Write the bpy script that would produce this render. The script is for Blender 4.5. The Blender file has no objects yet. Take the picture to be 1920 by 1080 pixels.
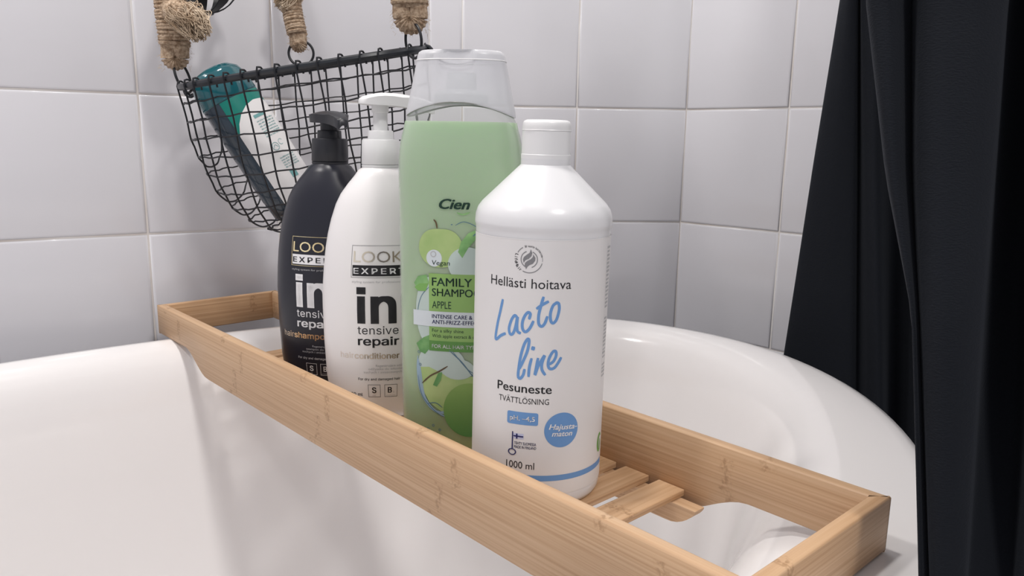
import bpy, bmesh, math, random
from mathutils import Vector, Matrix
random.seed(7)
PI = math.pi
S = bpy.context.scene
COL = S.collection

# ------------------------------------------------------------------ camera, world, lamps, exposure
CZ = 0.815                       # lens height above the floor
pitch, roll = 0.190117, 0.014944
fw = Vector((0, math.cos(pitch), -math.sin(pitch)))
up = Vector((0, math.sin(pitch), math.cos(pitch)))
X = Vector((1, 0, 0)) * math.cos(roll) + up * math.sin(roll)
U = -Vector((1, 0, 0)) * math.sin(roll) + up * math.cos(roll)
cd = bpy.data.cameras.new('camera')
cam = bpy.data.objects.new('camera', cd); COL.objects.link(cam)
M = Matrix((X, U, -fw)).transposed().to_4x4(); M.translation = Vector((0, 0, CZ))
cam.matrix_world = M
cd.sensor_width = 36; cd.lens = 36 * 1458.33 / 1920; cd.clip_start = 0.02
S.camera = cam

w = bpy.data.worlds.new('world'); S.world = w; w.use_nodes = True
bg = w.node_tree.nodes['Background']
bg.inputs[0].default_value = (0.93, 0.91, 0.98, 1); bg.inputs[1].default_value = 0.50

def area(name, loc, size, power, col, aim):
    l = bpy.data.lights.new(name, 'AREA'); l.shape = 'DISK'; l.size = size; l.energy = power; l.color = col
    o = bpy.data.objects.new(name, l); COL.objects.link(o); o.location = loc
    o.rotation_euler = (Vector(aim) - Vector(loc)).to_track_quat('-Z', 'Y').to_euler()
    return o
area('ceiling_lamp_light', (-0.22, 0.50, 2.25), 0.13, 9.0, (1, .965, .93), (-0.1, .6, .6))
area('front_ceiling_lamp_light', (0.60, -0.45, 2.25), 0.25, 13.0, (1, .97, .94), (-.1, .6, .6))
area('left_ceiling_lamp_light', (-1.05, 0.20, 2.20), 0.18, 9.5, (1, .965, .94), (.2, .8, .7))

S.view_settings.view_transform = 'Standard'
S.view_settings.look = 'None'
S.view_settings.exposure = 0.0
S.view_settings.gamma = 1.0
S.view_settings.use_curve_mapping = False

# ------------------------------------------------------------------ materials
def srgb(r, g, b):
    f = lambda c: (c / 255 / 12.92) if c <= 10.3 else (((c / 255 + .055) / 1.055) ** 2.4)
    return (f(r), f(g), f(b), 1)

def mat(name, col, rough=.5, metal=0, coat=0, bump=None, spec=.5, sheen=0, trans=0, alpha=1, sss=0, ior=1.45):
    m = bpy.data.materials.new(name); m.use_nodes = True
    nt = m.node_tree; b = nt.nodes['Principled BSDF']
    b.inputs['Base Color'].default_value = col
    b.inputs['Roughness'].default_value = rough
    b.inputs['Metallic'].default_value = metal
    b.inputs['Coat Weight'].default_value = coat
    b.inputs['Coat Roughness'].default_value = .05
    b.inputs['Specular IOR Level'].default_value = spec
    b.inputs['Sheen Weight'].default_value = sheen
    b.inputs['Transmission Weight'].default_value = trans
    b.inputs['Alpha'].default_value = alpha
    b.inputs['IOR'].default_value = ior
    if sss:
        b.inputs['Subsurface Weight'].default_value = sss
        b.inputs['Subsurface Scale'].default_value = .01
    if bump:
        sc, st, dist = bump
        tc = nt.nodes.new('ShaderNodeTexCoord'); n = nt.nodes.new('ShaderNodeTexNoise')
        n.inputs['Scale'].default_value = sc; n.inputs['Detail'].default_value = 3
        bp = nt.nodes.new('ShaderNodeBump'); bp.inputs['Strength'].default_value = st; bp.inputs['Distance'].default_value = dist
        nt.links.new(tc.outputs['Object'], n.inputs['Vector']); nt.links.new(n.outputs['Fac'], bp.inputs['Height'])
        nt.links.new(bp.outputs['Normal'], b.inputs['Normal'])
    return m

def noise_color(m, c1, c2, scale, stretch=(1, 1, 1), detail=3, lo=.35, hi=.65):
    nt = m.node_tree; b = nt.nodes['Principled BSDF']
    tc = nt.nodes.new('ShaderNodeTexCoord'); mp = nt.nodes.new('ShaderNodeMapping'); mp.inputs['Scale'].default_value = stretch
    n = nt.nodes.new('ShaderNodeTexNoise'); n.inputs['Scale'].default_value = scale; n.inputs['Detail'].default_value = detail
    r = nt.nodes.new('ShaderNodeValToRGB')
    r.color_ramp.elements[0].position = lo; r.color_ramp.elements[0].color = c1
    r.color_ramp.elements[1].position = hi; r.color_ramp.elements[1].color = c2
    L = nt.links.new
    L(tc.outputs['Object'], mp.inputs['Vector']); L(mp.outputs['Vector'], n.inputs['Vector'])
    L(n.outputs['Fac'], r.inputs['Fac']); L(r.outputs['Color'], b.inputs['Base Color'])
    return m

M_tile = mat('white_tile', (.70, .695, .725, 1), .16, bump=(9, .35, .002), coat=.2)
M_grout = noise_color(mat('grout', (.5, .47, .44, 1), .8), (.66, .61, .57, 1), (.84, .82, .80, 1), 9)
M_tub = mat('tub_enamel', (.83, .81, .803, 1), .16, coat=.35, bump=(5, .08, .002))
M_floor = mat('floor_tile', (.35, .35, .36, 1), .4)
M_wire = mat('black_wire', (.012, .013, .017, 1), .42, spec=.5)
M_rod = mat('black_rod', (.014, .017, .022, 1), .3, spec=.6)
M_white = mat('white_plastic', (.74, .74, .75, 1), .26, spec=.5)
M_whitecap = mat('white_cap_plastic', (.77, .77, .77, 1), .35)
M_label = mat('white_label', (.75, .735, .73, 1), .42)
M_labeledge = mat('label_edge', (.88, .87, .86, 1), .3)
M_cond = mat('pearl_white_plastic', (.82, .80, .795, 1), .3)
M_black = mat('satin_black_plastic', (.016, .017, .026, 1), .33)
M_blackpump = mat('black_pump_plastic', (.02, .021, .026, 1), .35)
M_teal = mat('teal_plastic', srgb(22, 120, 108), .25)
M_tealcap = mat('clear_blue_green_cap', srgb(40, 105, 115), .08, coat=.6, trans=.35)
M_tealbody = mat('dark_teal_plastic', srgb(42, 56, 68), .2, coat=.5)
M_jute = noise_color(mat('jute', (.4, .3, .2, 1), .95, bump=(420, .9, .002)), (.30, .20, .125, 1), (.60, .46, .33, 1), 260)
M_jutefibre = noise_color(mat('jute_fibre', (.4, .3, .2, 1), .95), (.36, .26, .17, 1), (.68, .56, .42, 1), 60)
M_ink = mat('black_ink', (.012, .012, .015, 1), .45)
M_inkw = mat('white_ink', (.82, .82, .83, 1), .4)
M_blue = mat('blue_ink', srgb(104, 150, 204), .45)
M_navy = mat('navy_ink', srgb(22, 28, 92), .45)
M_grey = mat('grey_ink', (.22, .22, .23, 1), .5)
M_leafgreen = mat('leaf_ink', srgb(120, 170, 90), .5)
M_dkgreen = mat('dark_green_ink', srgb(16, 52, 40), .45)
M_block = mat('green_panel_ink', srgb(138, 176, 100), .42)
M_block2 = mat('deep_green_panel_ink', srgb(88, 140, 66), .42)
M_bandw = mat('pale_panel_ink', srgb(206, 214, 218), .4)
M_flesh = mat('apple_flesh_ink', srgb(184, 200, 194), .42)
M_apple = noise_color(mat('apple_ink', (.3, .5, .1, 1), .42), srgb(150, 180, 112), srgb(176, 196, 132), 40)
M_leaf = noise_color(mat('leaf_print', (.1, .3, .1, 1), .42), srgb(92, 146, 84), srgb(140, 186, 120), 60)
M_splash = mat('splash_ink', srgb(146, 172, 190), .35)
M_splash2 = mat('splash_ink_dark', srgb(84, 116, 136), .35)
M_stem = mat('apple_stem_ink', srgb(92, 74, 50), .5)
M_mesh = mat('pale_text_ink', (.45, .45, .46, 1), .5)
M_tealink = mat('teal_text_ink', srgb(110, 160, 160), .5)

def zgrad(name, c1, c2, z1, z2, rough=.42):
    m = mat(name, c1, rough); nt = m.node_tree; b = nt.nodes['Principled BSDF']
    tc = nt.nodes.new('ShaderNodeTexCoord'); sp = nt.nodes.new('ShaderNodeSeparateXYZ')
    mr = nt.nodes.new('ShaderNodeMapRange'); mr.inputs['From Min'].default_value = z1; mr.inputs['From Max'].default_value = z2
    mx = nt.nodes.new('ShaderNodeMix'); mx.data_type = 'RGBA'; mx.inputs[6].default_value = c1; mx.inputs[7].default_value = c2
    L = nt.links.new; L(tc.outputs['Object'], sp.inputs[0]); L(sp.outputs['Z'], mr.inputs['Value'])
    L(mr.outputs[0], mx.inputs[0]); L(mx.outputs[2], b.inputs['Base Color'])
    return m
M_bigapple = zgrad('big_apple_ink', srgb(80, 138, 76), srgb(140, 172, 96), .015, .055)
def xramp(name, stops, x1, x2):
    m = mat(name, stops[0], .35); nt = m.node_tree; b = nt.nodes['Principled BSDF']
    tc = nt.nodes.new('ShaderNodeTexCoord'); sp = nt.nodes.new('ShaderNodeSeparateXYZ')
    mr = nt.nodes.new('ShaderNodeMapRange'); mr.inputs['From Min'].default_value = x1; mr.inputs['From Max'].default_value = x2
    r = nt.nodes.new('ShaderNodeValToRGB'); cr = r.color_ramp
    cr.elements[0].color = stops[0]; cr.elements[1].color = stops[-1]
    for i, c in enumerate(stops[1:-1]):
        e = cr.elements.new((i + 1) / (len(stops) - 1)); e.color = c
    L = nt.links.new; L(tc.outputs['Object'], sp.inputs[0]); L(sp.outputs['X'], mr.inputs['Value'])
    L(mr.outputs[0], r.inputs[0]); L(r.outputs[0], b.inputs['Base Color'])
    return m
# foil inks: metallic sheen painted in as a tint ramp along the word
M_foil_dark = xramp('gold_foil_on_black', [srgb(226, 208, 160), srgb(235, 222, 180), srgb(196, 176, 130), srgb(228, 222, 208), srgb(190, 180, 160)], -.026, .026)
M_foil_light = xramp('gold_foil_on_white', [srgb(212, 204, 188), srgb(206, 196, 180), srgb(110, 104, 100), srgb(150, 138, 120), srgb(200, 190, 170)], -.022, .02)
M_copper = xramp('copper_foil', [srgb(216, 200, 180), srgb(226, 186, 138), srgb(206, 160, 110), srgb(150, 110, 80)], -.034, .004)
M_copper_light = xramp('copper_foil_on_white', [srgb(222, 210, 200), srgb(216, 204, 190), srgb(210, 194, 170), srgb(150, 130, 105)], -.034, .012)

def translucent_liquid():
    m = mat('green_gel', srgb(164, 196, 152), .22, coat=.25, sss=.6)
    nt = m.node_tree; b = nt.nodes['Principled BSDF']
    b.inputs['Subsurface Radius'].default_value = (.6, 1, .5); b.inputs['Subsurface Scale'].default_value = .02
    tc = nt.nodes.new('ShaderNodeTexCoord'); sp = nt.nodes.new('ShaderNodeSeparateXYZ')
    r = nt.nodes.new('ShaderNodeValToRGB'); mr = nt.nodes.new('ShaderNodeMapRange')
    mr.inputs['From Min'].default_value = 0; mr.inputs['From Max'].default_value = .24
    cr = r.color_ramp; cr.elements[0].color = srgb(158, 178, 124); cr.elements[1].color = srgb(184, 208, 176)
    e = cr.elements.new(.3); e.color = srgb(166, 192, 148)
    L = nt.links.new; L(tc.outputs['Object'], sp.inputs[0]); L(sp.outputs['Z'], mr.inputs[0]); L(mr.outputs[0], r.inputs[0]); L(r.outputs[0], b.inputs['Base Color'])
    return m
M_gel = translucent_liquid()

def clear_plastic(name, tint, base_alpha, edge_alpha, rough=.05, frost=None):
    # thin clear plastic: mostly transparent, more body and gloss at grazing angles
    m = bpy.data.materials.new(name); m.use_nodes = True; nt = m.node_tree
    for n in list(nt.nodes):
        if n.type == 'BSDF_PRINCIPLED': nt.nodes.remove(n)
    out = nt.nodes['Material Output']
    tr = nt.nodes.new('ShaderNodeBsdfTransparent'); tr.inputs[0].default_value = tint
    pb = nt.nodes.new('ShaderNodeBsdfPrincipled'); pb.inputs['Roughness'].default_value = rough
    pb.inputs['Base Color'].default_value = frost or (.6, .62, .6, 1)
    lw = nt.nodes.new('ShaderNodeLayerWeight'); lw.inputs[0].default_value = .35
    mr = nt.nodes.new('ShaderNodeMapRange'); mr.inputs['To Min'].default_value = base_alpha; mr.inputs['To Max'].default_value = edge_alpha
    mx = nt.nodes.new('ShaderNodeMixShader'); L = nt.links.new
    L(lw.outputs['Facing'], mr.inputs[0]); L(mr.outputs[0], mx.inputs[0]); L(tr.outputs[0], mx.inputs[1]); L(pb.outputs[0], mx.inputs[2]); L(mx.outputs[0], out.inputs[0])
    return m
M_clear = clear_plastic('clear_bottle_wall', (.97, .98, .97, 1), .07, .55)
M_frost = clear_plastic('frosted_cap', (.96, .96, .98, 1), .56, .92, .3, (.76, .76, .79, 1))
M_frostin = clear_plastic('frosted_cap_inner', (.9, .93, .93, 1), .40, .7, .3, (.62, .66, .66, 1))

def bamboo(name, c_dark, c_mid, c_light, axis='X'):
    m = mat(name, c_mid, .48); nt = m.node_tree; b = nt.nodes['Principled BSDF']; L = nt.links.new
    tc = nt.nodes.new('ShaderNodeTexCoord'); geo = nt.nodes.new('ShaderNodeObjectInfo')
    add = nt.nodes.new('ShaderNodeVectorMath'); add.operation = 'ADD'
    mp = nt.nodes.new('ShaderNodeMapping'); mp.inputs['Scale'].default_value = (7, 260, 700) if axis == 'X' else (260, 7, 700)
    n1 = nt.nodes.new('ShaderNodeTexNoise'); n1.inputs['Scale'].default_value = 1; n1.inputs['Detail'].default_value = 4
    mul = nt.nodes.new('ShaderNodeMath'); mul.operation = 'MULTIPLY'; mul.inputs[1].default_value = 3.7
    L(geo.outputs['Random'], mul.inputs[0])
    cmb = nt.nodes.new('ShaderNodeCombineXYZ')
    for i in range(3): L(mul.outputs[0], cmb.inputs[i])
    L(tc.outputs['Object'], add.inputs[0]); L(cmb.outputs[0], add.inputs[1]); L(add.outputs[0], mp.inputs['Vector']); L(mp.outputs[0], n1.inputs['Vector'])
    r = nt.nodes.new('ShaderNodeValToRGB'); cr = r.color_ramp
    cr.elements[0].position = .25; cr.elements[0].color = c_dark; cr.elements[1].position = .72; cr.elements[1].color = c_light
    e = cr.elements.new(.48); e.color = c_mid
    L(n1.outputs['Fac'], r.inputs[0])
    # glued laminate strips, each of a slightly different tone, with scattered node marks
    sp = nt.nodes.new('ShaderNodeSeparateXYZ'); L(add.outputs[0], sp.inputs[0])
    strip = nt.nodes.new('ShaderNodeMath'); strip.operation = 'MULTIPLY'; strip.inputs[1].default_value = 1 / .021; L(sp.outputs['Z'], strip.inputs[0])
    fl = nt.nodes.new('ShaderNodeMath'); fl.operation = 'FLOOR'; L(strip.outputs[0], fl.inputs[0])
    wn = nt.nodes.new('ShaderNodeTexWhiteNoise'); wn.noise_dimensions = '1D'; L(fl.outputs[0], wn.inputs['W'])
    ln = sp.outputs['X' if axis == 'X' else 'Y']
    off = nt.nodes.new('ShaderNodeMath'); off.operation = 'MULTIPLY_ADD'; off.inputs[1].default_value = 1 / .155; L(ln, off.inputs[0]); L(wn.outputs['Value'], off.inputs[2])
    wob = nt.nodes.new('ShaderNodeTexNoise'); wob.inputs['Scale'].default_value = 160; L(add.outputs[0], wob.inputs['Vector'])
    wma = nt.nodes.new('ShaderNodeMath'); wma.operation = 'MULTIPLY_ADD'; wma.inputs[1].default_value = .09; L(wob.outputs['Fac'], wma.inputs[0]); L(off.outputs[0], wma.inputs[2])
    fr = nt.nodes.new('ShaderNodeMath'); fr.operation = 'FRACT'; L(wma.outputs[0], fr.inputs[0])
    sb = nt.nodes.new('ShaderNodeMath'); sb.operation = 'SUBTRACT'; sb.inputs[1].default_value = .5; L(fr.outputs[0], sb.inputs[0])
    ab = nt.nodes.new('ShaderNodeMath'); ab.operation = 'ABSOLUTE'; L(sb.outputs[0], ab.inputs[0])
    pp = nt.nodes.new('ShaderNodeMapRange'); pp.interpolation_type = 'SMOOTHSTEP'; pp.inputs['From Min'].default_value = .038; pp.inputs['From Max'].default_value = .004; L(ab.outputs[0], pp.inputs[0])
    nz = nt.nodes.new('ShaderNodeTexNoise'); nz.inputs['Scale'].default_value = 420; nz.inputs['Detail'].default_value = 2; L(add.outputs[0], nz.inputs['Vector'])
    nr = nt.nodes.new('ShaderNodeMapRange'); nr.inputs['From Min'].default_value = .42; nr.inputs['From Max'].default_value = .62; L(nz.outputs['Fac'], nr.inputs[0])
    sc = nt.nodes.new('ShaderNodeMath'); sc.operation = 'MULTIPLY'; sc.inputs[1].default_value = .9; L(pp.outputs[0], sc.inputs[0])
    nn = nt.nodes.new('ShaderNodeMath'); nn.operation = 'MULTIPLY'; L(sc.outputs[0], nn.inputs[0]); L(nr.outputs[0], nn.inputs[1])
    mx = nt.nodes.new('ShaderNodeMix'); mx.data_type = 'RGBA'; mx.inputs[7].default_value = tuple(c * .86 for c in c_dark[:3]) + (1,)
    L(nn.outputs[0], mx.inputs[0]); L(r.outputs[0], mx.inputs[6])
    hv = nt.nodes.new('ShaderNodeHueSaturation')
    vv = nt.nodes.new('ShaderNodeMath'); vv.operation = 'MULTIPLY_ADD'; vv.inputs[1].default_value = .10; vv.inputs[2].default_value = .95
    L(wn.outputs['Value'], vv.inputs[0]); L(vv.outputs[0], hv.inputs['Value']); L(mx.outputs[2], hv.inputs['Color']); L(hv.outputs[0], b.inputs['Base Color'])
    bp = nt.nodes.new('ShaderNodeBump'); bp.inputs['Strength'].default_value = .12; bp.inputs['Distance'].default_value = .0006
    L(n1.outputs['Fac'], bp.inputs['Height']); L(bp.outputs[0], b.inputs['Normal'])
    return m
M_wood = bamboo('bamboo_lengthwise', srgb(178, 142, 106), srgb(196, 161, 126), srgb(207, 175, 141), 'X')
M_woodY = bamboo('bamboo_crosswise', srgb(174, 136, 98), srgb(194, 157, 120), srgb(208, 174, 138), 'Y')

def fabric(name):
    m = mat(name, (.009, .0105, .014, 1), .92, spec=.15, sheen=.06)
    nt = m.node_tree; b = nt.nodes['Principled BSDF']; L = nt.links.new
    b.inputs['Sheen Tint'].default_value = (.5, .55, .65, 1)
    tc = nt.nodes.new('ShaderNodeTexCoord'); mp = nt.nodes.new('ShaderNodeMapping'); mp.inputs['Scale'].default_value = (500, 500, 1400)
    n = nt.nodes.new('ShaderNodeTexNoise'); n.inputs['Scale'].default_value = 1
    bp = nt.nodes.new('ShaderNodeBump'); bp.inputs['Strength'].default_value = .35; bp.inputs['Distance'].default_value = .0008
    L(tc.outputs['Object'], mp.inputs[0]); L(mp.outputs[0], n.inputs['Vector']); L(n.outputs['Fac'], bp.inputs['Height']); L(bp.outputs[0], b.inputs['Normal'])
    return m
M_fabric = fabric('black_fabric')

# ------------------------------------------------------------------ mesh helpers
def finish(bm, sharp=35, smooth=True):
    bmesh.ops.recalc_face_normals(bm, faces=bm.faces)
    if smooth:
        for f in bm.faces: f.smooth = True
        for e in bm.edges:
            if len(e.link_faces) == 2 and e.calc_face_angle(0) > math.radians(sharp): e.smooth = False

def obj(name, bm, m, parent=None, sharp=35, smooth=True, kind=None, label=None, raw=False):
    if not raw: finish(bm, sharp, smooth)
    me = bpy.data.meshes.new(name); bm.to_mesh(me); bm.free()
    me.materials.append(m)
    o = bpy.data.objects.new(name, me); COL.objects.link(o)
    if parent: o.parent = parent
    if kind: o['kind'] = kind
    if label: o['label'] = label
    return o

def thing(name, label, cat, loc=(0, 0, 0), rot=(0, 0, 0), group=None):
    o = bpy.data.objects.new(name, None); COL.objects.link(o); o.empty_display_size = .02
    o.location = loc; o.rotation_euler = rot; o['label'] = label; o['category'] = cat
    if group: o['group'] = group
    return o

def loft(bm, rings, closed=True, cap0=True, cap1=True):
    R = [[bm.verts.new(p) for p in r] for r in rings]
    n = len(R[0])
    for a, b in zip(R[:-1], R[1:]):
        for i in range(n if closed else n - 1):
            j = (i + 1) % n
            bm.faces.new((a[i], a[j], b[j], b[i]))
    if cap0: bm.faces.new(R[0][::-1])
    if cap1: bm.faces.new(R[-1])
    return R

def sell(a, b, n, z, seg=56, cx=0, cy=0):
    out = []
    for i in range(seg):
        t = 2 * PI * i / seg; c, s = math.cos(t), math.sin(t)
        out.append(Vector((cx + a * math.copysign(abs(c) ** (2 / n), c), cy + b * math.copysign(abs(s) ** (2 / n), s), z)))
    return out

def lathe(bm, prof, seg=56, n=2.0, cap0=True, cap1=True, cx=0, cy=0):
    # prof: (z, a[, b])
    return loft(bm, [sell(p[1], p[2] if len(p) > 2 else p[1], n, p[0], seg, cx, cy) for p in prof], cap0=cap0, cap1=cap1)

def tube(bm, pts, r, seg=8, closed=False, radii=None):
    pts = [Vector(p) for p in pts]; n = len(pts); rings = []
    prev = None
    for i, p in enumerate(pts):
        if closed: t = pts[(i + 1) % n] - pts[i - 1]
        else: t = pts[min(i + 1, n - 1)] - pts[max(i - 1, 0)]
        t.normalize()
        if prev is None:
            a = Vector((0, 0, 1)) if abs(t.z) < .9 else Vector((1, 0, 0)); nrm = t.cross(a).normalized()
        else:
            nrm = (prev - t * prev.dot(t)).normalized()
        prev = nrm; bn = t.cross(nrm)
        rr = radii[i] if radii else r
        rings.append([p + nrm * math.cos(2 * PI * k / seg) * rr + bn * math.sin(2 * PI * k / seg) * rr for k in range(seg)])
    if closed:
        R = [[bm.verts.new(q) for q in rg] for rg in rings]
        # find best twist offset for the seam
        best = min(range(seg), key=lambda s: sum((R[-1][k].co - R[0][(k + s) % seg].co).length for k in range(seg)))
        for i in range(n):
            a, b = R[i], R[(i + 1) % n]; off = best if i == n - 1 else 0
            for k in range(seg): bm.faces.new((a[k], a[(k + 1) % seg], b[(k + 1 + off) % seg], b[(k + off) % seg]))
    else: loft(bm, rings)

def catmull(P, k=6, closed=False):
    P = [Vector(p) for p in P]; n = len(P); out = []
    rng = range(n if closed else n - 1)
    for i in rng:
        if closed: a, b, c, d = P[i - 1], P[i], P[(i + 1) % n], P[(i + 2) % n]
        else: a, b, c, d = P[max(i - 1, 0)], P[i], P[i + 1], P[min(i + 2, n - 1)]
        for j in range(k):
            t = j / k
            out.append(.5 * ((2 * b) + (c - a) * t + (2 * a - 5 * b + 4 * c - d) * t * t + (3 * b - a - 3 * c + d) * t ** 3))
    if not closed: out.append(P[-1])
    return out

def box(bm, x0, x1, y0, y1, z0, z1, bev=0):
    vs = [bm.verts.new((x, y, z)) for x in (x0, x1) for y in (y0, y1) for z in (z0, z1)]
    for f in ((0, 1, 3, 2), (4, 6, 7, 5), (0, 4, 5, 1), (2, 3, 7, 6), (0, 2, 6, 4), (1, 5, 7, 3)): bm.faces.new([vs[i] for i in f])
    if bev: bmesh.ops.bevel(bm, geom=list(bm.edges), offset=bev, segments=2, affect='EDGES', profile=.5)

# ------------------------------------------------------------------ room shell
WS = 1.035
P1 = Vector((-.11, 1.03)) * WS; P2 = Vector((.2275, 1.056)) * WS
dL = Vector((-.841, -.540)).normalized(); dM = (P2 - P1).normalized(); dR = Vector((.699, -.715)).normalized()
JOINTS_Z = [CZ + (.0405 + .149 * k) * WS for k in range(-5, 6)]

tile_cache = {}
def tile_mesh(wd, ht):
    key = (round(wd, 4), round(ht, 4))
    if key in tile_cache: return tile_cache[key]
    bm = bmesh.new(); g = .0011
    def ring(i, y): return [(g + i, y, g + i), (wd - g - i, y, g + i), (wd - g - i, y, ht - g - i), (g + i, y, ht - g - i)]
    loft(bm, [ring(0, .0), ring(0, -.0005), ring(.0009, -.0012), ring(.0028, -.0016)], cap0=False)
    bmesh.ops.recalc_face_normals(bm, faces=bm.faces)
    for f in bm.faces: f.smooth = True
    me = bpy.data.meshes.new('tile'); bm.to_mesh(me); bm.free(); me.materials.append(M_tile)
    try: me.set_sharp_from_angle(angle=math.radians(80))
    except Exception: pass
    tile_cache[key] = me
    return me

def wall(name, start, d, length, joints, flip):
    # local x runs along the wall, local -y faces the room
    ang = math.atan2(d.y, d.x); org = start
    e = bmesh.new(); th = .06
    nrm = Vector((-d.y, d.x))            # left of the direction
    if nrm.dot(-start) > 0: nrm = -nrm   # away from the camera
    # make the local frame so that +y is nrm
    if flip: org = start + d * length; dd = -d
    else: dd = d
    ang = math.atan2(dd.y, dd.x)
    box(e, 0, length, .0, th, 0, 2.35)
    wo = obj(name, e, M_grout, smooth=False); wo['kind'] = 'structure'
    wo.location = (org.x, org.y, 0); wo.rotation_euler = (0, 0, ang)
    js = [0] + [j * WS for j in joints] + [length]
    for a, b in zip(js[:-1], js[1:]):
        for z0, z1 in zip(JOINTS_Z[:-1], JOINTS_Z[1:]):
            x0 = (length - b) if flip else a
            t = bpy.data.objects.new('tile', tile_mesh(b - a, z1 - z0)); COL.objects.link(t); t.parent = wo
            t.location = (x0, random.uniform(-.0002, .0002), z0)
            t.rotation_euler = (random.uniform(-.0012, .0012), 0, random.uniform(-.0015, .0015))
    return wo
wall('wall_left', P1, dL, 1.842 * WS, [.2, .343, .492, .642, .792, .942, 1.092, 1.242, 1.392, 1.542, 1.692], True)
wall('wall_back', P1, dM, (P2 - P1).length, [.042, .192], False)
wall('wall_right', P2, dR, 1.3435 * WS, [.1435 + .15 * k for k in range(8)], False)
fl = bmesh.new(); box(fl, -2.2, 2.0, -1.6, 1.2, -.05, 0)
o = obj('floor', fl, M_floor, smooth=False); o['kind'] = 'structure'

# ------------------------------------------------------------------ bathtub
RIM = CZ - .217
tub_c, tub_th, TA, TB, TN = Vector((-.255, .3804)), .8083, .70, .4117, 2.1
def tub_pt(phi, d, z):
    c, s = math.cos(phi), math.sin(phi)
    a, b = max(TA - d, .001), max(TB - d, .001)
    x = a * math.copysign(abs(c) ** (2 / TN), c); y = b * math.copysign(abs(s) ** (2 / TN), s)
    return Vector((x * math.cos(tub_th) - y * math.sin(tub_th), x * math.sin(tub_th) + y * math.cos(tub_th), z))
def rim_w(phi):
    # the ledge is wider on the side towards the curtain
    k = max(0, -math.sin(phi - .15)) ** 1.5
    return .036 + .050 * k
bm = bmesh.new(); rings = []
prof = [('o', .10, -RIM + .004), ('o', .085, -.50), ('o', .05, -.36), ('o', .022, -.20), ('o', .008, -.09), ('o', .004, -.05), ('o', .0008, -.034), ('o', 0, -.020), ('o', .0016, -.010), ('o', .006, -.0035), ('o', .013, -.0004), ('o', .020, 0),
        ('i', -.014, -.0006), ('i', -.004, -.003), ('i', .005, -.0085), ('i', .012, -.018), ('i', .018, -.034), ('i', .024, -.06), ('i', .034, -.12), ('i', .048, -.20), ('i', .068, -.29), ('i', .090, -.345), ('i', .125, -.385), ('i', .17, -.405), ('i', .24, -.415), ('i', .30, -.418), ('i', .36, -.42)]
SEG = 160
for kd, d, z in prof:
    rings.append([tub_pt(2 * PI * i / SEG, (rim_w(2 * PI * i / SEG) + d + min(d, .034) * 30 * (rim_w(2 * PI * i / SEG) - .036) if kd == 'i' else d), z) for i in range(SEG)])
loft(bm, rings)
tub = obj('bathtub', bm, M_tub, sharp=60)
tub.location = (tub_c.x, tub_c.y, RIM)
tub['label'] = 'glossy white oval bathtub with a rounded rim standing in the tiled corner'; tub['category'] = 'bathtub'
bm = bmesh.new(); lathe(bm, [(-.4195, .030), (-.4175, .030), (-.4165, .026)], 40)
dr = obj('drain_cover', bm, mat('chrome', (.8, .8, .8, 1), .1, metal=1), tub)

# ------------------------------------------------------------------ bamboo tray
A = Vector((-.389, .833)); u = Vector((.6743, -.7385)); v = Vector((.7385, .6743))
TL, TW, TT = .729, .138, .0087
TOP = CZ - .185; SLAT = CZ - .223
def tray_xy(a, b): return A + u * a + v * b
tray = thing('bathtub_tray', 'long bamboo tray with a slatted base laid across the bathtub, holding four bottles', 'tray', (A.x, A.y, CZ - .217), (0, 0, math.atan2(u.y, u.x)))
H = .032; HD = .053; zt = .032      # local z of the top edge above the tray's feet

def smoothstep(t): t = max(0, min(1, t)); return t * t * (3 - 2 * t)
def rail_outline():
    pts = []
    N = 120
    for i in range(N + 1):
        x = TL * i / N
        s = min(x, TL - x)
        dpt = H + (HD - H) * smoothstep((s - .078) / .055)
        pts.append((x, zt - dpt))
    return pts
def long_rail(y_out, y_in):
    bm = bmesh.new(); ol = rail_outline(); cl = lambda x: min(max(x, TT), TL - TT)
    def col(yo, inner, e=.0008):
        # section columns from bottom to top
        return
    rings = []
    e = .0012; sg = 1 if y_in > y_out else -1
    for x, zb in ol:
        xi = cl(x)
        rings.append([Vector((x, y_out, zb + e)), Vector((x, y_out, zt - e)), Vector((x, y_out + sg * e * .35, zt - e * .35)), Vector((x, y_out + sg * e, zt)),
                      Vector((xi, y_in - sg * e, zt)), Vector((xi, y_in - sg * e * .35, zt - e * .35)), Vector((xi, y_in, zt - e)), Vector((xi, y_in, zb + e)), Vector((xi, y_in - sg * e, zb)), Vector((x, y_out + sg * e, zb))])
    loft(bm, rings)
    return bm
obj('long_rail', long_rail(0, TT), M_wood, tray, sharp=50)
obj('long_rail', long_rail(TW, TW - TT), M_wood, tray, sharp=50)
def end_rail(x_out, x_in):
    bm = bmesh.new(); rings = []; e = .0012; sg = 1 if x_in > x_out else -1
    N = 10
    for i in range(N + 1):
        y = TW * i / N; yi = min(max(y, TT), TW - TT); zb = 0
        rings.append([Vector((x_out, y, zb + e)), Vector((x_out, y, zt - e)), Vector((x_out + sg * e * .35, y, zt - e * .35)), Vector((x_out + sg * e, y, zt)),
                      Vector((x_in - sg * e, yi, zt)), Vector((x_in - sg * e * .35, yi, zt - e * .35)), Vector((x_in, yi, zt - e)), Vector((x_in, yi, zb + e)), Vector((x_in - sg * e, yi, zb)), Vector((x_out + sg * e, y, zb))])
    loft(bm, rings); return bm
obj('end_rail', end_rail(0, TT), M_woodY, tray, sharp=50)
obj('end_rail', end_rail(TL, TL - TT), M_woodY, tray, sharp=50)
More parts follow.
